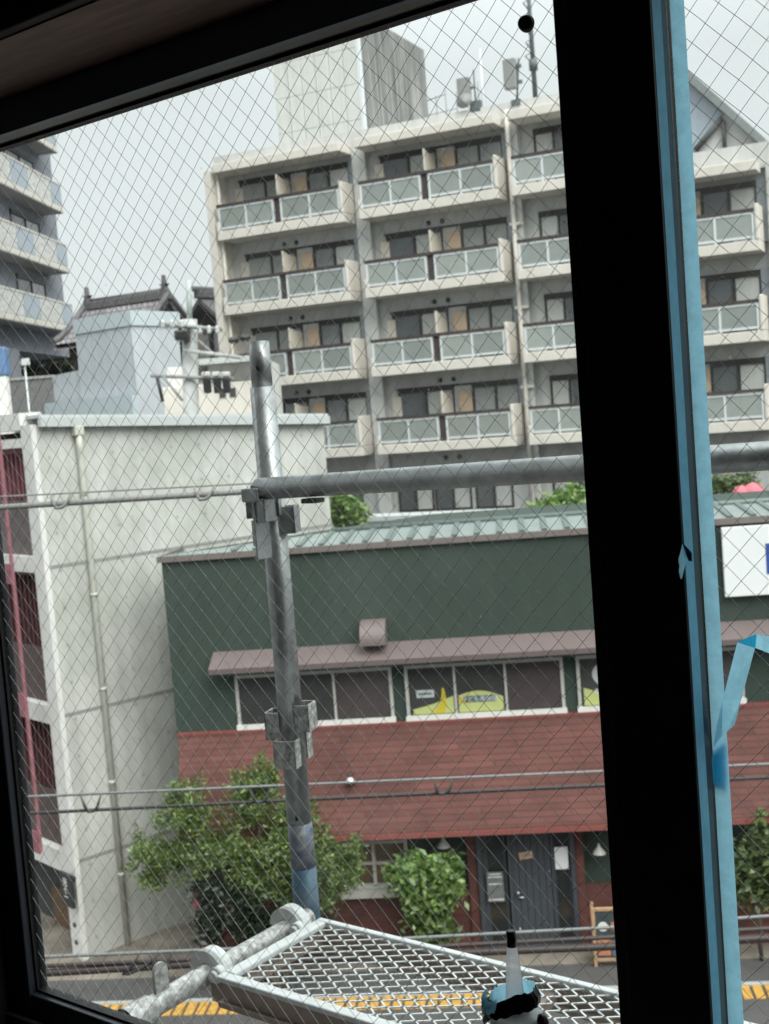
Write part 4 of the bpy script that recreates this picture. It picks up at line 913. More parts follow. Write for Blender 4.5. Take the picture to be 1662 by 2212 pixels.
hall_roof(s0r-.5, s1r+.5, zr-.25, 2.0, 1.5).build('tiled_roof', M_TILE, th)
b = MB(); b.bbox(s0r-.2, s1r+.2, -.18, .18, zr-.35, zr-.02, .04); b.tube([(s0r-.3, 0, zr+.02), (s1r+.3, 0, zr+.02)], .09, 8)
for s in (s0r-.5, s1r+.5):
    pts = [(s, -2.0*i/6, zr-.12-1.5*(1-(1-i/6)**1.35)) for i in range(7)]; b.tube(pts, .12, 7)
    pts = [(s, 2.0*i/6, zr-.12-1.5*(1-(1-i/6)**1.35)) for i in range(7)]; b.tube(pts, .12, 7)
b.build('ridge', M_TILED, th)
for s, sg in ((s0r-.3, -1), (s1r+.35, 1)):
    b = MB(); b.prism([(s+x*.55, zr-.05+z*.6) for x, z in ((-.5, -.5), (.5, -.5), (.3, .1), (.12, .35), (.34, .52), (.08, .5), (0, 1.1), (-.08, .5), (-.34, .52), (-.12, .35), (-.3, .1))], -.12, .12, 'y'); b.build('ridge_ornament', M_TILED, th)
b = MB(); b.prism([(-1.7, zr-1.7), (1.7, zr-1.7), (0, zr-.5)], s1r-.1, s1r+.1, 'x'); b.build('gable_end', M_TIMBER, th)
b = MB(); b.box(s0r, s1r-.1, -1.5, 1.5, 0, zr-1.6); b.build('hall_wall', M_TIMBER, th)
b = MB()
for y in (-1.6, -1.0, -.4): b.box(s1r-.1, s1r+.35, y-.1, y+.1, zr-2.0, zr-1.8)
b.box(s0r, s1r+.2, -1.8, 1.8, zr-1.9, zr-1.7); b.build('eave_beam', M_TIMBER, th)
# second, smaller temple roof by the apartment block
q = atd(452, 640, 54); T2 = Frame(-50, q)
t2 = thing('temple_gate', 'dark temple roof gable with plaster wall beside the apartment block', 'building', T2)
hall_roof(-.6, 5, q.z-.05, 2.3, 1.5).build('tiled_roof', M_TILED, t2)
b = MB(); b.bbox(-.7, 5, -.2, .2, q.z-.1, q.z+.22, .04); b.tube([(-1.0, 0, q.z+.3), (5, 0, q.z+.25)], .12, 7); b.build('ridge', M_TILED, t2)
MB().prism([(-2.0, q.z-1.55), (2.0, q.z-1.55), (0, q.z-.25)], -.1, .1, 'x').build('gable_end', M_TIMBER, t2)
MB().box(-.05, 5, -2.1, 2.1, 0, q.z-1.5).build('hall_wall', M_PLASTER, t2)
b = MB()
for y in (-2.0, -.0, 2.0): b.box(-.12, -.06, y-.12, y+.12, q.z-4.2, q.z-1.5)
b.box(-.12, -.06, -2.1, 2.1, q.z-3.4, q.z-2.7); b.build('timber_post', M_TIMBER, t2)
# low house with balcony between the pole and the apartment block
hx = [atd(330, 870, 33), atd(520, 870, 33)]
hs = thing('low_white_house', 'low white house with brown window and balcony behind the utility pole', 'building', None, (hx[0].x, 33, 0))
zA, zB, zC = atd(420, 872, 33).z, atd(420, 828, 33).z, atd(420, 770, 33).z
MB().box(hx[0].x+.35, hx[1].x+.8, 33.6, 37, 0, zC-.2).build('wall', M_WHITE, hs)
MB().bbox(hx[0].x+.3, hx[1].x+.8, 32.9, 33.59, zA-.5, zB-.05, .03).build('balcony', M_SLAB, hs)
MB().box(atd(385, 700, 33).x, atd(432, 700, 33).x, 33.5, 33.595, zB+.1, atd(400, 700, 33).z).build('window', mat('brown_pane', (.10, .085, .075), .3, var=.2), hs)
MB().box(atd(432, 760, 33).x, hx[1].x+.8, 32.6, 33.7, zC-.25, zC-.1).build('eave', M_GUTTER, hs)
for px in (478, 500): MB().box(atd(px, 800, 33).x-.08, atd(px, 800, 33).x+.08, 32.87, 32.895, zA+.1, zB-.2).build('slot', M_DARK, hs)

# ================================================================== UTILITY POLE
pb = atd(413, 880, 25); up = thing('utility_pole', 'concrete utility pole with crossarms and insulators behind the concrete roof', 'utility pole', None, (pb.x+.9, 25, 0))
zt = atd(409, 690, 25).z
pt_ = atd(410, 690, 25); k_ = (pt_.x-pb.x)/(zt-pb.z); pgx = pb.x-k_*pb.z
MB().tube([(pgx, 25, 0), (pt_.x, 25, zt)], .15, 16, rs=[.21, .15]).build('pole', M_POLE, up)
MB().tube([(pt_.x, 25, zt), atd(408, 605, 25)], .055, 10).build('top_tube', mat('pale_green_tube', (.42, .47, .45), .6), up)
def up_arm(px0, py0, px1, py1, d, w=.05, name='crossarm', m=M_ANT):
    a = atd(px0, py0, d); e = atd(px1, py1, d); return MB().tube([a, e], w, 6).build(name, m, up)
up_arm(326, 812, 505, 818, 24.8, .04); up_arm(345, 700, 480, 712, 24.8, .045); up_arm(395, 757, 520, 772, 24.7, .045, m=M_LBLDS); up_arm(428, 735, 470, 772, 24.75, .03, 'brace')
up_arm(340, 815, 352, 868, 24.7, .035, 'brace', M_BLACK); up_arm(352, 812, 395, 866, 24.7, .03, 'brace')
for px in (352, 372, 392, 432, 452, 470):
    a = atd(px, 700 if px < 400 else 712, 24.7); MB().lathe((a.x, a.y, a.z), [(.03, -.08), (.052, -.03), (.03, 0), (.052, .04), (.025, .08)], 12).build('insulator', M_INSUL, up)
for px in (448, 470, 490):
    a = atd(px, 832, 24.6); MB().bbox(a.x-.07, a.x+.07, 24.5, 24.7, a.z-.16, a.z+.16, .03).build('cutout', M_BLACK, up); MB().bbox(a.x-.085, a.x+.085, 24.52, 24.68, a.z+.17, a.z+.26, .02).build('cutout_cap', M_INSUL, up)
a = atd(395, 725, 24.7); MB().bbox(a.x-.14, a.x+.14, 24.5, 24.9, a.z-.10, a.z+.10, .04).build('switch_box', M_BLACK, up)
for px, py in ((505, 735), (530, 730)):
    a = atd(px, py, 24.6); MB().lathe((a.x, a.y, a.z), [(.03, -.1), (.08, -.03), (.03, 0), (.08, .05), (.03, .1)], 10, Matrix.Rotation(R(90), 3, 'Y')).build('tension_insulator', M_BLACK, up)

# ================================================================== STREET CABLES
CAB = 9.0
def cable(name, label, pts, r, m, group, sag=.0, n=24):
    P = [atd(x, y, CAB) for x, y in pts]; path = []
    for i in range(len(P)-1):
        for k in range(n):
            t = k/n; q = P[i].lerp(P[i+1], t); q.z -= sag*math.sin(math.pi*t); path.append(q)
    path.append(P[-1]); base = path[0]
    o = MB().tube([p-base for p in path], r, 8).build(name, m); o.location = base
    return tag(o, label, 'cable', group)
def hooks(cab, spots, m=M_CABLE, r=.012):
    for (ax, ay), (bx, by) in spots:                            # a U-shaped hanger: from the messenger down under the cable and up again
        a = atd(ax-22, ay, CAB-.02); e = atd(ax+24, ay-2, CAB-.02); lo = atd(bx, by+7, CAB-.03)
        pts = [a, a.lerp(lo, .6)+Vector((-.012, 0, -.015)), lo+Vector((-.02, 0, 0)), lo+Vector((.02, 0, .002)), e.lerp(lo, .6)+Vector((.014, 0, -.02)), e]
        MB().tube([p-cab.location for p in pts], r, 6, rs=[.003, r, r, r, r, .004]).build('hanger', m, cab)
X0, X1 = -700, 2400
def ln(pts, x): (x0, y0), (x1, y1) = pts; return (x, y0+(y1-y0)*(x-x0)/(x1-x0))
cg = 'cables strung over the street'
a = [(0, 1073), (550, 1044)]; cable('messenger_wire', 'thin wire just above the thick grey cable at the guardrail height', [ln(a, X0), ln(a, X1)], .006, M_CABLEG, cg)
a = [(0, 1096), (550, 1061)]; c1 = cable('thick_cable', 'thick grey cable crossing in front of the concrete wall', [ln(a, X0), ln(a, X1)], .021, M_CABLEG, cg)
hooks(c1, [((130, 1066), (128, 1090)), ((440, 1049), (438, 1072))], M_CABLEG, .014)
a = [(60, 1721), (1310, 1666)]; cable('strand_wire', 'light grey strand wire above the black cable over the bush', [ln(a, X0), ln(a, X1)], .0105, M_STRAND, cg)
a = [(60, 1757), (660, 1727), (1310, 1696)]; c2 = cable('black_cable', 'black cable with U hangers crossing the red shingle skirt', [ln(a[:2], X0), a[1], ln(a[1:], X1)], .0125, M_CABLE, cg)
hooks(c2, [((195, 1716), (197, 1746)), ((562, 1700), (560, 1727)), ((958, 1682), (955, 1708))])
a = [(92, 2067), (620, 2045)]; cable('lower_strand_wire', 'light strand wire low over the pavement', [ln(a, X0), a[1], (880, 2027), (1330, 2003), (2400, 1925)], .0135, M_STRAND, cg)
a = [(95, 2087), (430, 2072)]; cable('brown_cable', 'upper of two thick dark cables low over the pavement', [ln(a, X0), a[1], (1330, 2024), (2400, 1965)], .017, M_CABLEB, cg)
a = [(95, 2102), (430, 2082)]; c3 = cable('bundled_cable', 'lower and thickest of the dark cables low over the pavement', [ln(a, X0), a[1], (1330, 2044), (2400, 1985)], .030, M_CABLEB, cg)
hooks(c3, [((345, 2060), (350, 2100)), ((325, 2060), (272, 2098))], M_CABLE, .012)

# ================================================================== SCAFFOLD OUTSIDE THE WINDOW
sp = thing('scaffold_post', 'galvanised scaffold post with wedge pockets and worn blue foot', 'scaffold post', S, (-1.811, 1.965, 8.06))
PD = 1.965; PX = S.at(607, 1300, PD)[0]; RP = .0266
_, ztop = S.at(557, 738, PD); zsl = S.at(650, 1870, PD)[1]; zj = S.at(575, 835, PD)[1]
b = MB(); n = 20
b.tube([(PX, PD, zj), (PX, PD, ztop)], RP-.0042, 24); b.tube([(PX, PD, zsl+.10), (PX, PD, zj)], RP, 24)
b.build('tube', M_GALV, sp)
MB().tube([(PX, PD, zsl), (PX, PD, zsl+.10)], RP+.0006, 24).build('scraped_band', M_WORN, sp)
MB().tube([(PX, PD, 8.06), (PX, PD, zsl)], RP+.0012, 24).build('painted_foot', M_BLUEPAINT, sp)
for px, py, rr in ((578, 792, .006), (670, 1776, .006)):
    s, z = S.at(px, py, PD-RP)
    MB().lathe((PX+.011, PD-.0208, z), [(rr, -.002), (rr, .003)], 14, Matrix.Rotation(R(90), 3, 'X') @ Matrix.Rotation(R(-28), 3, 'Y')).build('pin_hole', M_HOLE, sp)
def pocket(ang, z, h=.062, w=.050, out=.052):                   # a bent-plate wedge pocket welded to the post
    b = MB(); t = .0035; ca, sa = math.cos(ang), math.sin(ang)
    def q(x, y, zz): return (PX+x*ca-y*sa, PD+x*sa+y*ca, zz)
    def plate(p0, p1):
        (x0, y0), (x1, y1) = p0, p1; dx, dy = x1-x0, y1-y0; l = math.hypot(dx, dy); nx, ny = -dy/l*t, dx/l*t
        b.add([q(x0, y0, z), q(x1, y1, z), q(x1+nx, y1+ny, z), q(x0+nx, y0+ny, z), q(x0, y0, z+h), q(x1, y1, z+h), q(x1+nx, y1+ny, z+h), q(x0+nx, y0+ny, z+h)],
              [(0, 3, 2, 1), (4, 5, 6, 7), (0, 1, 5, 4), (1, 2, 6, 5), (2, 3, 7, 6), (3, 0, 4, 7)])
    x_in = RP*.75
    plate((x_in, -w/2), (out, -w/2)); plate((out, -w/2), (out, w/2)); plate((out, w/2), (x_in, w/2))
    return b.build('wedge_pocket', M_GALVB if z < 8.7 else M_GALV, sp)
zc = S.at(630, 1600, PD-.05)[1]; zc2 = S.at(630, 1630, PD-.05)[1]
pocket(R(180+20), zc-.01, .060); pocket(R(20), zc+.008, .058); pocket(R(-70), zc2-.035, .060); pocket(R(110), zc2-.033, .060)
zu = S.at(600, 1095, PD-.05)[1]
pocket(R(180+25), zu-.025, .056); pocket(R(28), zu-.062, .058); pocket(R(-60), zu-.02, .05); pocket(R(180-15), zu-.088, .056)
b = MB(); b.bbox(PX+.010, PX+.016, PD-.075, PD-.03, zu-.11, zu+.05, .002); b.build('wedge', M_GALV, sp)
# guardrail
gr = thing('guardrail_pipe', 'horizontal galvanised scaffold guardrail pipe running right from the post', 'scaffold pipe', S, (PX+.5, PD-.05, 9.07))
s0, z0 = S.at(622, 1054, PD-.05); s1, z1 = S.at(1600, 990, PD-.05)
b = MB(); e = PX+3.2; zE = z0+(z1-z0)/(s1-s0)*(e-s0)
b.tube([(PX+.012, PD-.05, z0), (e, PD-.05, zE)], .0232, 24); b.build('tube', M_GALV, gr)
b = MB(); b.bbox(PX-.018, PX+.03, PD-.076, PD-.026, z0-.026, z0+.004, .004); b.bbox(PX+.012, PX+.042, PD-.07, PD-.03, z0-.07, z0-.018, .003)
b.build('clamp_head', M_GALV, gr)
s, z = S.at(676, 1080, PD-.05); MB().bbox(s-.02, s+.02, PD-.065, PD-.035, z-.006, z+.004, .002).build('wedge_tip', mat('green_painted_tip', (.05, .07, .035), .6), gr)
# transom (ledger) carrying the platform
ZP = 8.15; LU = -1.818
lg = thing('transom_pipe', 'short bright zinc transom pipe with upright lug carrying the walkway', 'scaffold pipe', S, (LU, 1.7, 8.1))
ZL = 8.122
b = MB(); b.tube([(LU+.012, 1.435, ZL), (LU+.004, 1.60, ZL), (LU, PD-.02, ZL)], .0213, 24, cap=False); b.build('tube', M_GALVB, lg)
b = MB(); b.tube([(LU+.013, 1.415, ZL-.001), (LU+.011, 1.475, ZL-.001)], .0285, 24, cap=False); b.build('end_sleeve', M_GALVB, lg)
MB().tube([(LU+.012, 1.44, ZL), (LU+.012, 1.445, ZL)], .024, 20).build('end_plug', M_HOLE, lg)
b = MB(); su, zu_ = S.at(352, 2118, 1.51)
pl = [(-.021, 0), (.021, 0), (.021, .046)]+[(.021*math.cos(k*math.pi/10), .046+.016*math.sin(k*math.pi/10)) for k in range(1, 10)]+[(-.021, .046)]
b.prism([(1.512+x*.8, ZL+.015+z) for x, z in pl], LU+.006, LU+.013, 'x'); b.build('lug', M_GALVB, lg)
# platform
wk = thing('mesh_walkway', 'pale steel scaffold walkway with white frame and diamond mesh deck', 'walkway', S, (-1.4, 1.75, 8.05))
U0, U1, V0, V1 = -1.748, .75, 1.597, 1.908
b = MB(); b.bbox(U0, U1, V0, V0+.024, ZP-.012, ZP, .003); b.bbox(U0, U1, V1-.016, V1, ZP-.012, ZP+.001, .003); b.bbox(U0, U0+.028, V0+.024, V1-.016, ZP-.012, ZP+.001, .003); b.bbox(U1-.03, U1, V0+.024, V1-.016, ZP-.012, ZP, .003)
b.build('frame', M_PALE, wk)
b = MB(); b.box(U0+.01, U1, V0+.006, V0+.012, ZP-.05, ZP-.012); b.bbox(U0, U1, V0-.002, V0+.022, ZP-.062, ZP-.05, .002); b.box(U0+.01, U1, V1-.012, V1-.006, ZP-.05, ZP-.012); b.bbox(U0, U1, V1-.022, V1, ZP-.062, ZP-.05, .002); b.box(U0+.008, U0+.014, V0+.012, V1-.012, ZP-.05, ZP-.012)
b.build('side_channel', M_TAN, wk)
for u in (U0+.55, U0+1.3, U0+2.0): MB().bbox(u, u+.03, V0+.012, V1-.012, ZP-.05, ZP-.025, .003).build('cross_member', M_TAN, wk)
mesh = MB(); LWD, SWD = .0509, .0308                             # expanded metal: strands weave between bonds
ox, oy = -1.68994, 1.67916
def strand(p, q, w=.0034, h=.0022):
    p = Vector((*p, ZP-.007)); q = Vector((*q, ZP-.007)); 
    pts = []
    for t in (0, .09, .91, 1):                                  # flat at the bonds, straight between them
        y = p.y+(q.y-p.y)*(0 if t == 0 else .03 if t == .09 else .97 if t == .91 else 1)
        x = p.x+(q.x-p.x)*t; pts.append(Vector((x, y, p.z)))
    for i in range(3):
        a, c = pts[i], pts[i+1]; d = (c-a).normalized(); nn = Vector((-d.y, d.x, 0))*w/2; up_ = Vector((0, 0, h))
        mesh.add([a-nn, c-nn, c+nn, a+nn, a-nn+up_, c-nn+up_, c+nn+up_, a+nn+up_], [(0, 3, 2, 1), (4, 5, 6, 7), (0, 1, 5, 4), (1, 2, 6, 5), (2, 3, 7, 6), (3, 0, 4, 7)])
i0 = int((U0-ox)/(LWD/2))-2; i1 = int((U1-ox)/(LWD/2))+2
for i in range(i0, i1):
    for j in range(-4, 16):
        if (i+j) % 2: continue
        # bonds sit on a staggered lattice around each opening centre
        cx, cy = ox+i*LWD/2, oy+(j)*SWD/2
        for sg in (1, -1):
            p = (cx-LWD/2, cy); q = (cx, cy+sg*SWD/2)
            if min(p[0], q[0]) < U0+.024 or max(p[0], q[0]) > U1-.028 or min(p[1], q[1]) < V0+.016 or max(p[1], q[1]) > V1-.012: continue
            strand(p, q)
mesh.build('mesh_deck', M_PALE, wk)
for v in (V0+.045, V1-.03):                                      # hooks over the transom: plate disc with curved outer lip
    b = MB(); rr = .047
    arc = [(LU+rr*math.cos(a), ZL+rr*math.sin(a)) for a in [R(175)-k*R(175)/14 for k in range(15)]]
    inner = [(LU+.0225*math.cos(a), ZL+.0225*math.sin(a)) for a in [k*R(180)/12 for k in range(13)]]
    b.prism([(LU+.075, ZP-.005), (LU+.072, ZP-.03)]+[(LU+.03, ZL-.012)]+inner+arc, v-.006, v+.006, 'y')
    for k in range(14):
        (x0, z0), (x1, z1) = arc[k], arc[k+1]; b.add([(x0, v-.006, z0), (x1, v-.006, z1), (x1, v+.026, z1), (x0, v+.026, z0)], [(0, 1, 2, 3)])
    b.build('hook', M_PALE, wk)
    MB().tube([(LU+.042, v-.022, ZP-.016), (LU+.042, v-.004, ZP-.016)], .016, 16).tube([(LU+.042, v-.03, ZP-.016), (LU+.042, v-.02, ZP-.016)], .011, 12).build('rivet', M_PALE, wk)
    MB().bbox(LU+.02, LU+.05, v-.016, v-.008, ZP-.075, ZP-.03, .003).build('latch', M_TAN, wk)

# ================================================================== OUR ROOM: wall, window, tapes, bottle
rw = MB(); DI, DO = -.22, .11
SL, SR, ZB0, ZT0 = -2.02, .75, 8.17, 9.70
rw.box(-5, SL, DI, DO, 0, 14); rw.box(SR, 5, DI, DO, 0, 14); rw.box(SL, SR, DI, .07, ZT0, 14); rw.box(SL, SR, DI, .06, 0, ZB0)
o = rw.build('room_wall', M_ROOM); place(o, W); struct(tag(o, 'dim wall around the window seen from inside', 'wall'))
o = MB().box(-5, 5, -4.5, DI, 10.15, 10.3).build('room_ceiling', M_ROOM); place(o, W); struct(o)
o = MB().box(-5, 5, -4.5, DI, 7.0, 7.15).build('room_floor', M_CASING); place(o, W); struct(o)
o = MB().box(-5, 5, -4.6, -4.5, 7.15, 10.15).build('back_wall', M_ROOM); place(o, W); struct(o)
for x in (-5.1, 5.0):
    o = MB().box(x, x+.1, -4.5, DI, 7.15, 10.15).build('side_wall', M_ROOM); place(o, W); struct(o)
cs = thing('window_casing', 'dark brown wooden lining board above the window', 'window trim', W, (-.6, -.15, ZT0))
MB().box(SL, SR, DI-.012, -.075, ZT0-.014, ZT0-.001).build('head_board', M_CASING, cs)
MB().bbox(SL-.06, SR+.06, DI-.03, DI-.001, ZT0-.012, ZT0+.10, .003).build('head_trim', mat('black_brown_trim', (.02, .016, .015), .6), cs)
wn = thing('window_frame', 'black aluminium outer window frame with head, sill tracks and jamb', 'window frame', W, (-.6, 0, 8.2))
b = MB(); b.box(SL, SR, -.072, -.060, 9.640, ZT0-.015); b.box(SL, SR, -.060, .06, 9.668, ZT0-.002); b.build('head', mat('navy_black_aluminium', (.10, .17, .26), .4), wn)
b = MB(); b.box(SL, SR, -.060, -.035, 9.643, 9.667); b.build('head_track', mat('dark_grey_track', (.10, .10, .105), .4), wn)
b = MB(); b.box(SL, -1.797, -.072, .05, ZB0, 9.64); b.build('jamb', M_SASH, wn)
b = MB(); b.box(SR-.04, SR, -.072, DO, ZB0, 9.64); b.build('jamb', M_SASH, wn)
b = MB(); b.box(-1.80, SR-.04, -.10, .05, ZB0, 8.225); b.bbox(-1.80, SR-.04, -.035, -.025, 8.225, 8.255, .002); b.bbox(-1.80, SR-.04, .040, .049, 8.225, 8.235, .002); b.bbox(SL, SR, -.15, -.10, 8.20, 8.245, .004); b.build('sill', mat('lit_toned_black_aluminium', (.05, .05, .055), .38, var=.3, scale=30), wn)  # sill black is lightened to suggest light reflected off the rail tops
MB().bbox(SL, SR, DI-.06, -.151, 8.175, 8.20, .004).build('sill_board', mat('black_sill_board', (.02, .02, .022), .28), wn)
def sash(label, s0, s1, z0, z1, d, stL, stR, lat, group='window sashes'):
    t = thing('window_sash', label, 'window sash', W, ((s0+s1)/2, d, z0-.05), group)
    MB().bbox(s0-stL, s0, d-.022, d+.016, z0-.05, z1+.022, .002).build('stile', M_SASH, t); MB().bbox(s1, s1+stR, d-.022, d+.016, z0-.05, z1+.022, .002).build('stile', M_SASH, t)
    MB().bbox(s0, s1, d-.020, d+.014, z1, z1+.022, .002).build('top_rail', M_SASH, t); MB().bbox(s0, s1, d-.020, d+.014, z0-.05, z0, .002).build('bottom_rail', M_SASH, t)
    b = MB(); g = .004
    b.box(s0, s0+g, d-.008, d+.008, z0, z1); b.box(s1-g, s1, d-.008, d+.008, z0, z1); b.box(s0+g, s1-g, d-.008, d+.008, z0, z0+g); b.box(s0+g, s1-g, d-.008, d+.008, z1-g, z1); b.build('gasket', M_GASKET, t)
    MB().box(s1+.014, s1+.0155, d-.0232, d-.0219, z0-.05, z1+.02).build('stile_bead', mat('dark_grey_bead', (.10, .10, .10), .4), t)  # thin bead line in a paler grey than the stile
    gl = MB().box(s0+g, s1-g, d-.0034, d+.0034, z0+g, z1-g).build('glass_pane', M_GLASS, t)
    w = MB(); pit = .0219
    for ang, off in ((R(-45.4), 0), (R(46.3), 1)):
        dx, dz = math.cos(ang), math.sin(ang); nx, nz_ = -dz, dx; c0 = lat[0]*nx+lat[1]*nz_
        # spacing is measured along the other wire direction
        other = R(46.3) if off == 0 else R(-45.4); step = abs(pit*(math.cos(other)*nx+math.sin(other)*nz_))
        cs_ = [x*nx+z*nz_ for x in (s0, s1) for z in (z0, z1)]
        for k in range(int((min(cs_)-c0)/step)-1, int((max(cs_)-c0)/step)+2):
            c = c0+k*step; ts = []
            px, pz = c*nx, c*nz_
            lo, hi = -9, 9
            for p, dd_, a, bnd in ((px, dx, s0+g, s1-g), (pz, dz, z0+g, z1-g)):
                t0, t1 = (a-p)/dd_, (bnd-p)/dd_
                lo = max(lo, min(t0, t1)); hi = min(hi, max(t0, t1))
            if hi-lo < .01: continue
            n = max(2, int((hi-lo)/.02)); pts = []
            for q in range(n+1):
                tt = lo+(hi-lo)*q/n; wob = .00022*math.sin(tt*91+k*1.7)+.00015*math.sin(tt*37+k)
                pts.append((px+dx*tt+nx*wob, d+(-.0004 if off else .0004), pz+dz*tt+nz_*wob))
            w.tube(pts, .00030, 5, cap=False)
    w.build('wire_mesh', M_WIRE, gl); return t
lat_l = (-.8786, 9.5445)
SM0 = W.at(1267, 1106, -.021)[0]; SM1 = W.at(1471, 1106, -.022)[0]
sash('left wired-glass sash with black stiles and diamond wire mesh', -1.742, SM0, 8.293, 9.650, 0.0, .055, SM1-SM0, lat_l)
DR = .035
g_s, g_z = W.at((2800+928/6)/1.8514, (200+720/6)/1.8514, DR)
sR = W.at(1447, 0, DR)[0]; sR2 = W.at(1578, 2212, DR)[0]; sRm = (sR+sR2)/2
sash('right wired-glass sash edged with blue masking tape', sRm-.006, .70, 8.262, 9.650, DR, .10, .06, (g_s, g_z))
def tape_run(name, label, pts_l, pts_r, d, m, frame=W, n=10, cat='masking tape'):   # strip between two picture edges, lying on a plane of the window
    (xa, ya), (xb, yb) = pts_l; (xc, yc), (xd, yd) = pts_r; b = MB(); vs = []
    for i in range(n+1):
        t = i/n; j = random.uniform(-.0004, .0004)
        p = frame.at(xa+(xb-xa)*t, ya+(yb-ya)*t, d); q = frame.at(xc+(xd-xc)*t, yc+(yd-yc)*t, d)
        vs += [(p[0]+j, d, p[1]), (q[0]+j*.6, d, q[1])]
    b.add(vs, [(2*i, 2*i+1, 2*i+3, 2*i+2) for i in range(n)])
    base = vs[len(vs)//2]; o = b.build(name, m, base=base); place(o, frame, base); o['_b'] = base; return tag(o, label, cat)
tp = 'blue masking tape strips'
t1 = tape_run('masking_tape', 'broad bright blue masking tape strip along the right glass edge', ((1440.9, -100), (1580.5, 2330)), ((1472, -100), (1614, 2330)), DR-.0090, M_TAPE); t1['group'] = tp
b = MB(); vs = []
for i in range(25):
    z = 8.2+1.46*i/24; w = random.uniform(-.0006, .0006); vs += [(SM1+.0006, -.0195+w, z), (SM1+.0008, .0005+w, z)]
b.add(vs, [(2*i, 2*i+1, 2*i+3, 2*i+2) for i in range(24)])
t2_ = tag(place(b.build('frame_tape', M_TAPEIN, base=(SM1, 0, 8.9)), W, (SM1, 0, 8.9)), 'narrow dim blue masking tape strip on the black frame edge', 'masking tape', tp)
def sheet_px(name, label, polys, d_fn, parent_m, cat='masking tape'):
    # loose strip: each facet is given by its outline in the picture and hangs a little before the glass
    root = None
    for nm, poly, m, d in polys:
        vs = []
        for i, (x, y) in enumerate(poly):
            x, y = (2200+x/1.895)/1.8514, (1900+y/1.895)/1.8514
            dd_ = d[i] if isinstance(d, (list, tuple)) else d
            s, z = W.at(x, y, dd_); vs.append((s, dd_, z))
        b = MB(); b.add(vs, [tuple(range(len(vs)))])
        if root is None:
            base = vs[0]; root = thing(name, label, cat, W, base, tp)
        b.build(nm, m, root)
    return root
sheet_px('loose_tape', 'loose folded loop of blue masking tape curling off the right glass', [
    ('hanging_strip', [(1420, 1268), (1555, 1310), (1450, 1700), (1400, 1895), (1340, 1945), (1300, 1985), (1310, 1700)], M_TAPE, (.012, .010, .008, .006, .012, .020, .012)),
    ('fold', [(1420, 1265), (1567, 1203), (1557, 1310)], M_TAPE2, (.012, .006, .010)),
    ('upper_strip', [(1567, 1203), (1800, 1252), (1800, 1405), (1557, 1310)], M_TAPE, (.006, -.002, -.002, .010)),
    ('lower_fold', [(1322, 1660), (1265, 1895), (1238, 2070), (1275, 2010), (1345, 1930), (1345, 1800)], M_TAPE2, .026),
    ('shaded_end', [(1228, 2140), (1240, 2090), (1345, 2000), (1352, 2375), (1300, 2352), (1240, 2345)], M_TAPE2, .0295),
], None, None)
sheet_px('torn_tape_flap', 'small torn flap of blue tape sticking out over the black frame', [
    ('flap', [(1005, 522), (1030, 600), (1026, 680), (1012, 735), (998, 790), (988, 785), (976, 728), (982, 690), (972, 640), (988, 590)], M_TAPE, -.027),
    ('crease', [(1012, 520), (1050, 560), (1076, 590), (1077, 655), (1048, 650), (1032, 600)], mat('deep_blue_tape', (.03, .25, .45), .7), -.0255)], None, None)
# round rubber bumper on the left glass
s, z = W.at(1137, 51, -.006)
rb = thing('rubber_bumper', 'small round black rubber bumper stuck near the top of the left glass', 'bumper', W, (s, -.0035, z))
MB().lathe((s, -.004, z), [(.0082, 0), (.0085, .004), (.0072, .0075), (.004, .0085)], 24, Matrix.Rotation(R(90), 3, 'X')).build('dome', M_BLACK, rb)
MB().lathe((s, -.0036, z), [(.0090, 0), (.0090, .0015)], 24, Matrix.Rotation(R(90), 3, 'X')).build('rim', mat('grey_rim', (.08, .08, .075), .3), rb)
# sealant cartridge on the sill
BD = -.065
tip = W.at(1104, 2010, BD); bot = W.at(1112, 2160, BD)
bt = thing('sealant_cartridge', 'sealant cartridge with white nozzle and crumpled blue and black tape on the sill', 'sealant cartridge', W, (tip[0], BD, 8.225))
cxb = bot[0]+.001; zt_, zb_ = tip[1], bot[1]; tiltm = None
def tx(z): return tip[0]+(cxb-tip[0])*(zt_-z)/(zt_-zb_)
b = MB(); b.tube([(tx(z), BD, z) for z in (zb_-.004, zb_+(zt_-zb_)*.5, zt_-.012)], .01, 24, rs=[.0112, .0080, .0048]); b.build('nozzle', M_NOZZLE, bt)
b = MB(); b.tube([(tx(z), BD, z) for z in (zt_-.018, zt_-.009, zt_-.001, zt_)], .005, 14, rs=[.0060, .0056, .0050, .0042]); b.bbox(tx(zt_)-.006, tx(zt_), BD-.001, BD+.0002, zt_-.017, zt_-.002, .0002); b.build('tip_tape', M_BTAPE, bt)
zc_ = W.at(1125, 2195, BD)[1]
b = MB(); b.lathe((cxb+.002, BD, zc_), [(.031, -.030), (.0315, -.006), (.030, -.002), (.026, .003), (.016, .006), (.013, .014)], 32); b.build('cap', M_CLEAR, bt)
MB().lathe((cxb+.002, BD, 8.226), [(.030, 0), (.030, zc_-.030-8.226)], 32).build('body', M_CART, bt)
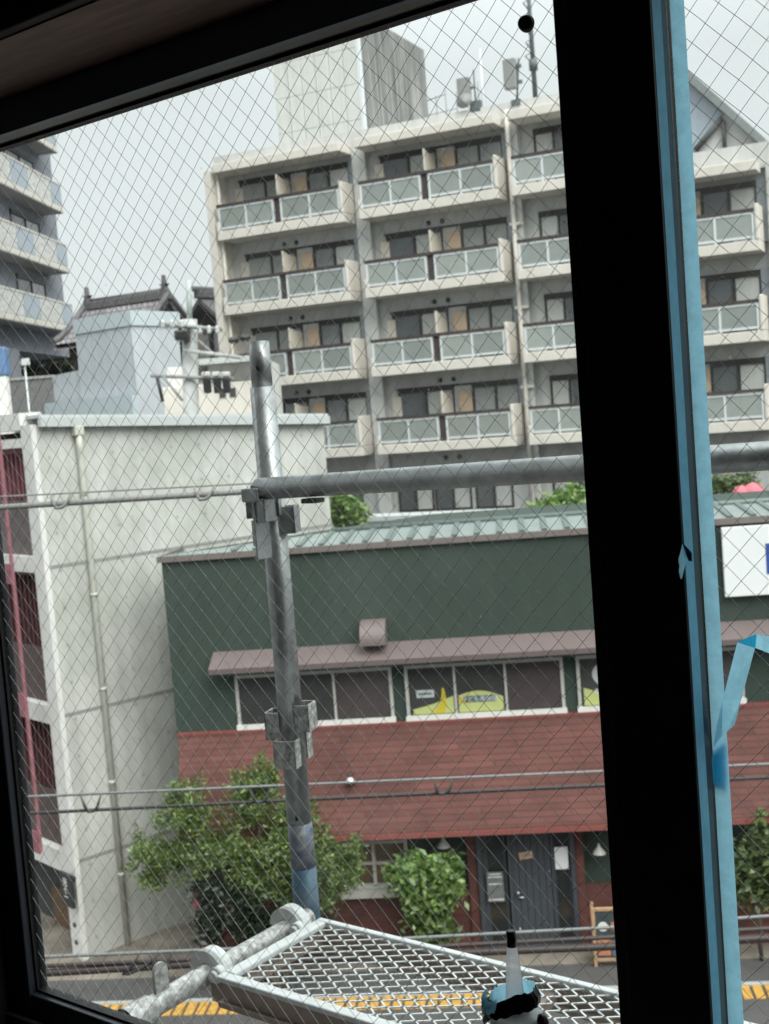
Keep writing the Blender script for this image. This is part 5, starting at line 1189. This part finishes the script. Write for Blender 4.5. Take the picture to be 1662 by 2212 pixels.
MB().lathe((cxb+.002, BD, zc_-.017), [(.0319, -.002), (.0319, .0015)], 32).build('red_band', M_RED, bt)
# the tape wrapped round the shoulder: a crumpled band, black outside and blue inside
def band(name, m, a0, a1, r, zlo, zhi, slope, crump, seed, d=BD):
    g = random.Random(seed); n = 26; vs = []
    for i in range(n+1):
        a = a0+(a1-a0)*i/n; rr = r+crump*math.sin(a*5+seed)+g.uniform(-crump, crump)*.5
        x = cxb-.004+rr*math.cos(a); y = d+rr*math.sin(a)*.9; sl = slope*math.cos(a)
        vs += [(x, y, zlo+sl+g.uniform(-crump, crump)*.8), (cxb-.004+(rr+.0012)*math.cos(a), y, (zlo+zhi)/2+sl), (cxb-.004+rr*.86*math.cos(a), d+rr*.86*math.sin(a)*.9, zhi+sl+g.uniform(-crump, crump)*1.2)]
    b = MB(); b.add(vs, [q for i in range(n) for q in ((3*i, 3*i+3, 3*i+4, 3*i+1), (3*i+1, 3*i+4, 3*i+5, 3*i+2))], True); return b.build(name, m, bt)
band('black_tape_wrap', M_BTAPE, R(178), R(374), .0345, zc_+.008, zc_+.027, .0105, .0016, 3)
band('black_tape_wrap', M_BTAPE, R(165), R(205), .0345, zc_-.012, zc_+.004, .004, .0012, 9)
band('blue_tape_wrap', M_TAPE, R(176), R(268), .0368, zc_+.015, zc_+.0275, .0085, .0028, 5)
band('blue_tape_wrap', M_TAPE, R(20), R(185), .0300, zc_+.008, zc_+.030, .0085, .0024, 6)
b = MB(); rt = [(cxb+.033+.006*math.cos(a), BD-.004, zc_-.016+.024*math.sin(a)) for a in [R(100)-k*R(190)/10 for k in range(11)]]
b.tube(rt, .006, 8, rs=[.003]+[.0065]*9+[.004]); b.build('tape_tail', M_BTAPE, bt)
b = MB(); b.add([(cxb+.034, BD-.008, zc_-.020), (cxb+.050, BD-.006, zc_-.042), (cxb+.045, BD-.01, zc_-.055), (cxb+.030, BD-.012, zc_-.04)], [(0, 1, 2, 3)]); b.build('tape_flap', M_TAPEIN, bt)

for o in bpy.data.objects:
    for k in ('_b', '_off'):
        if k in o: del o[k]
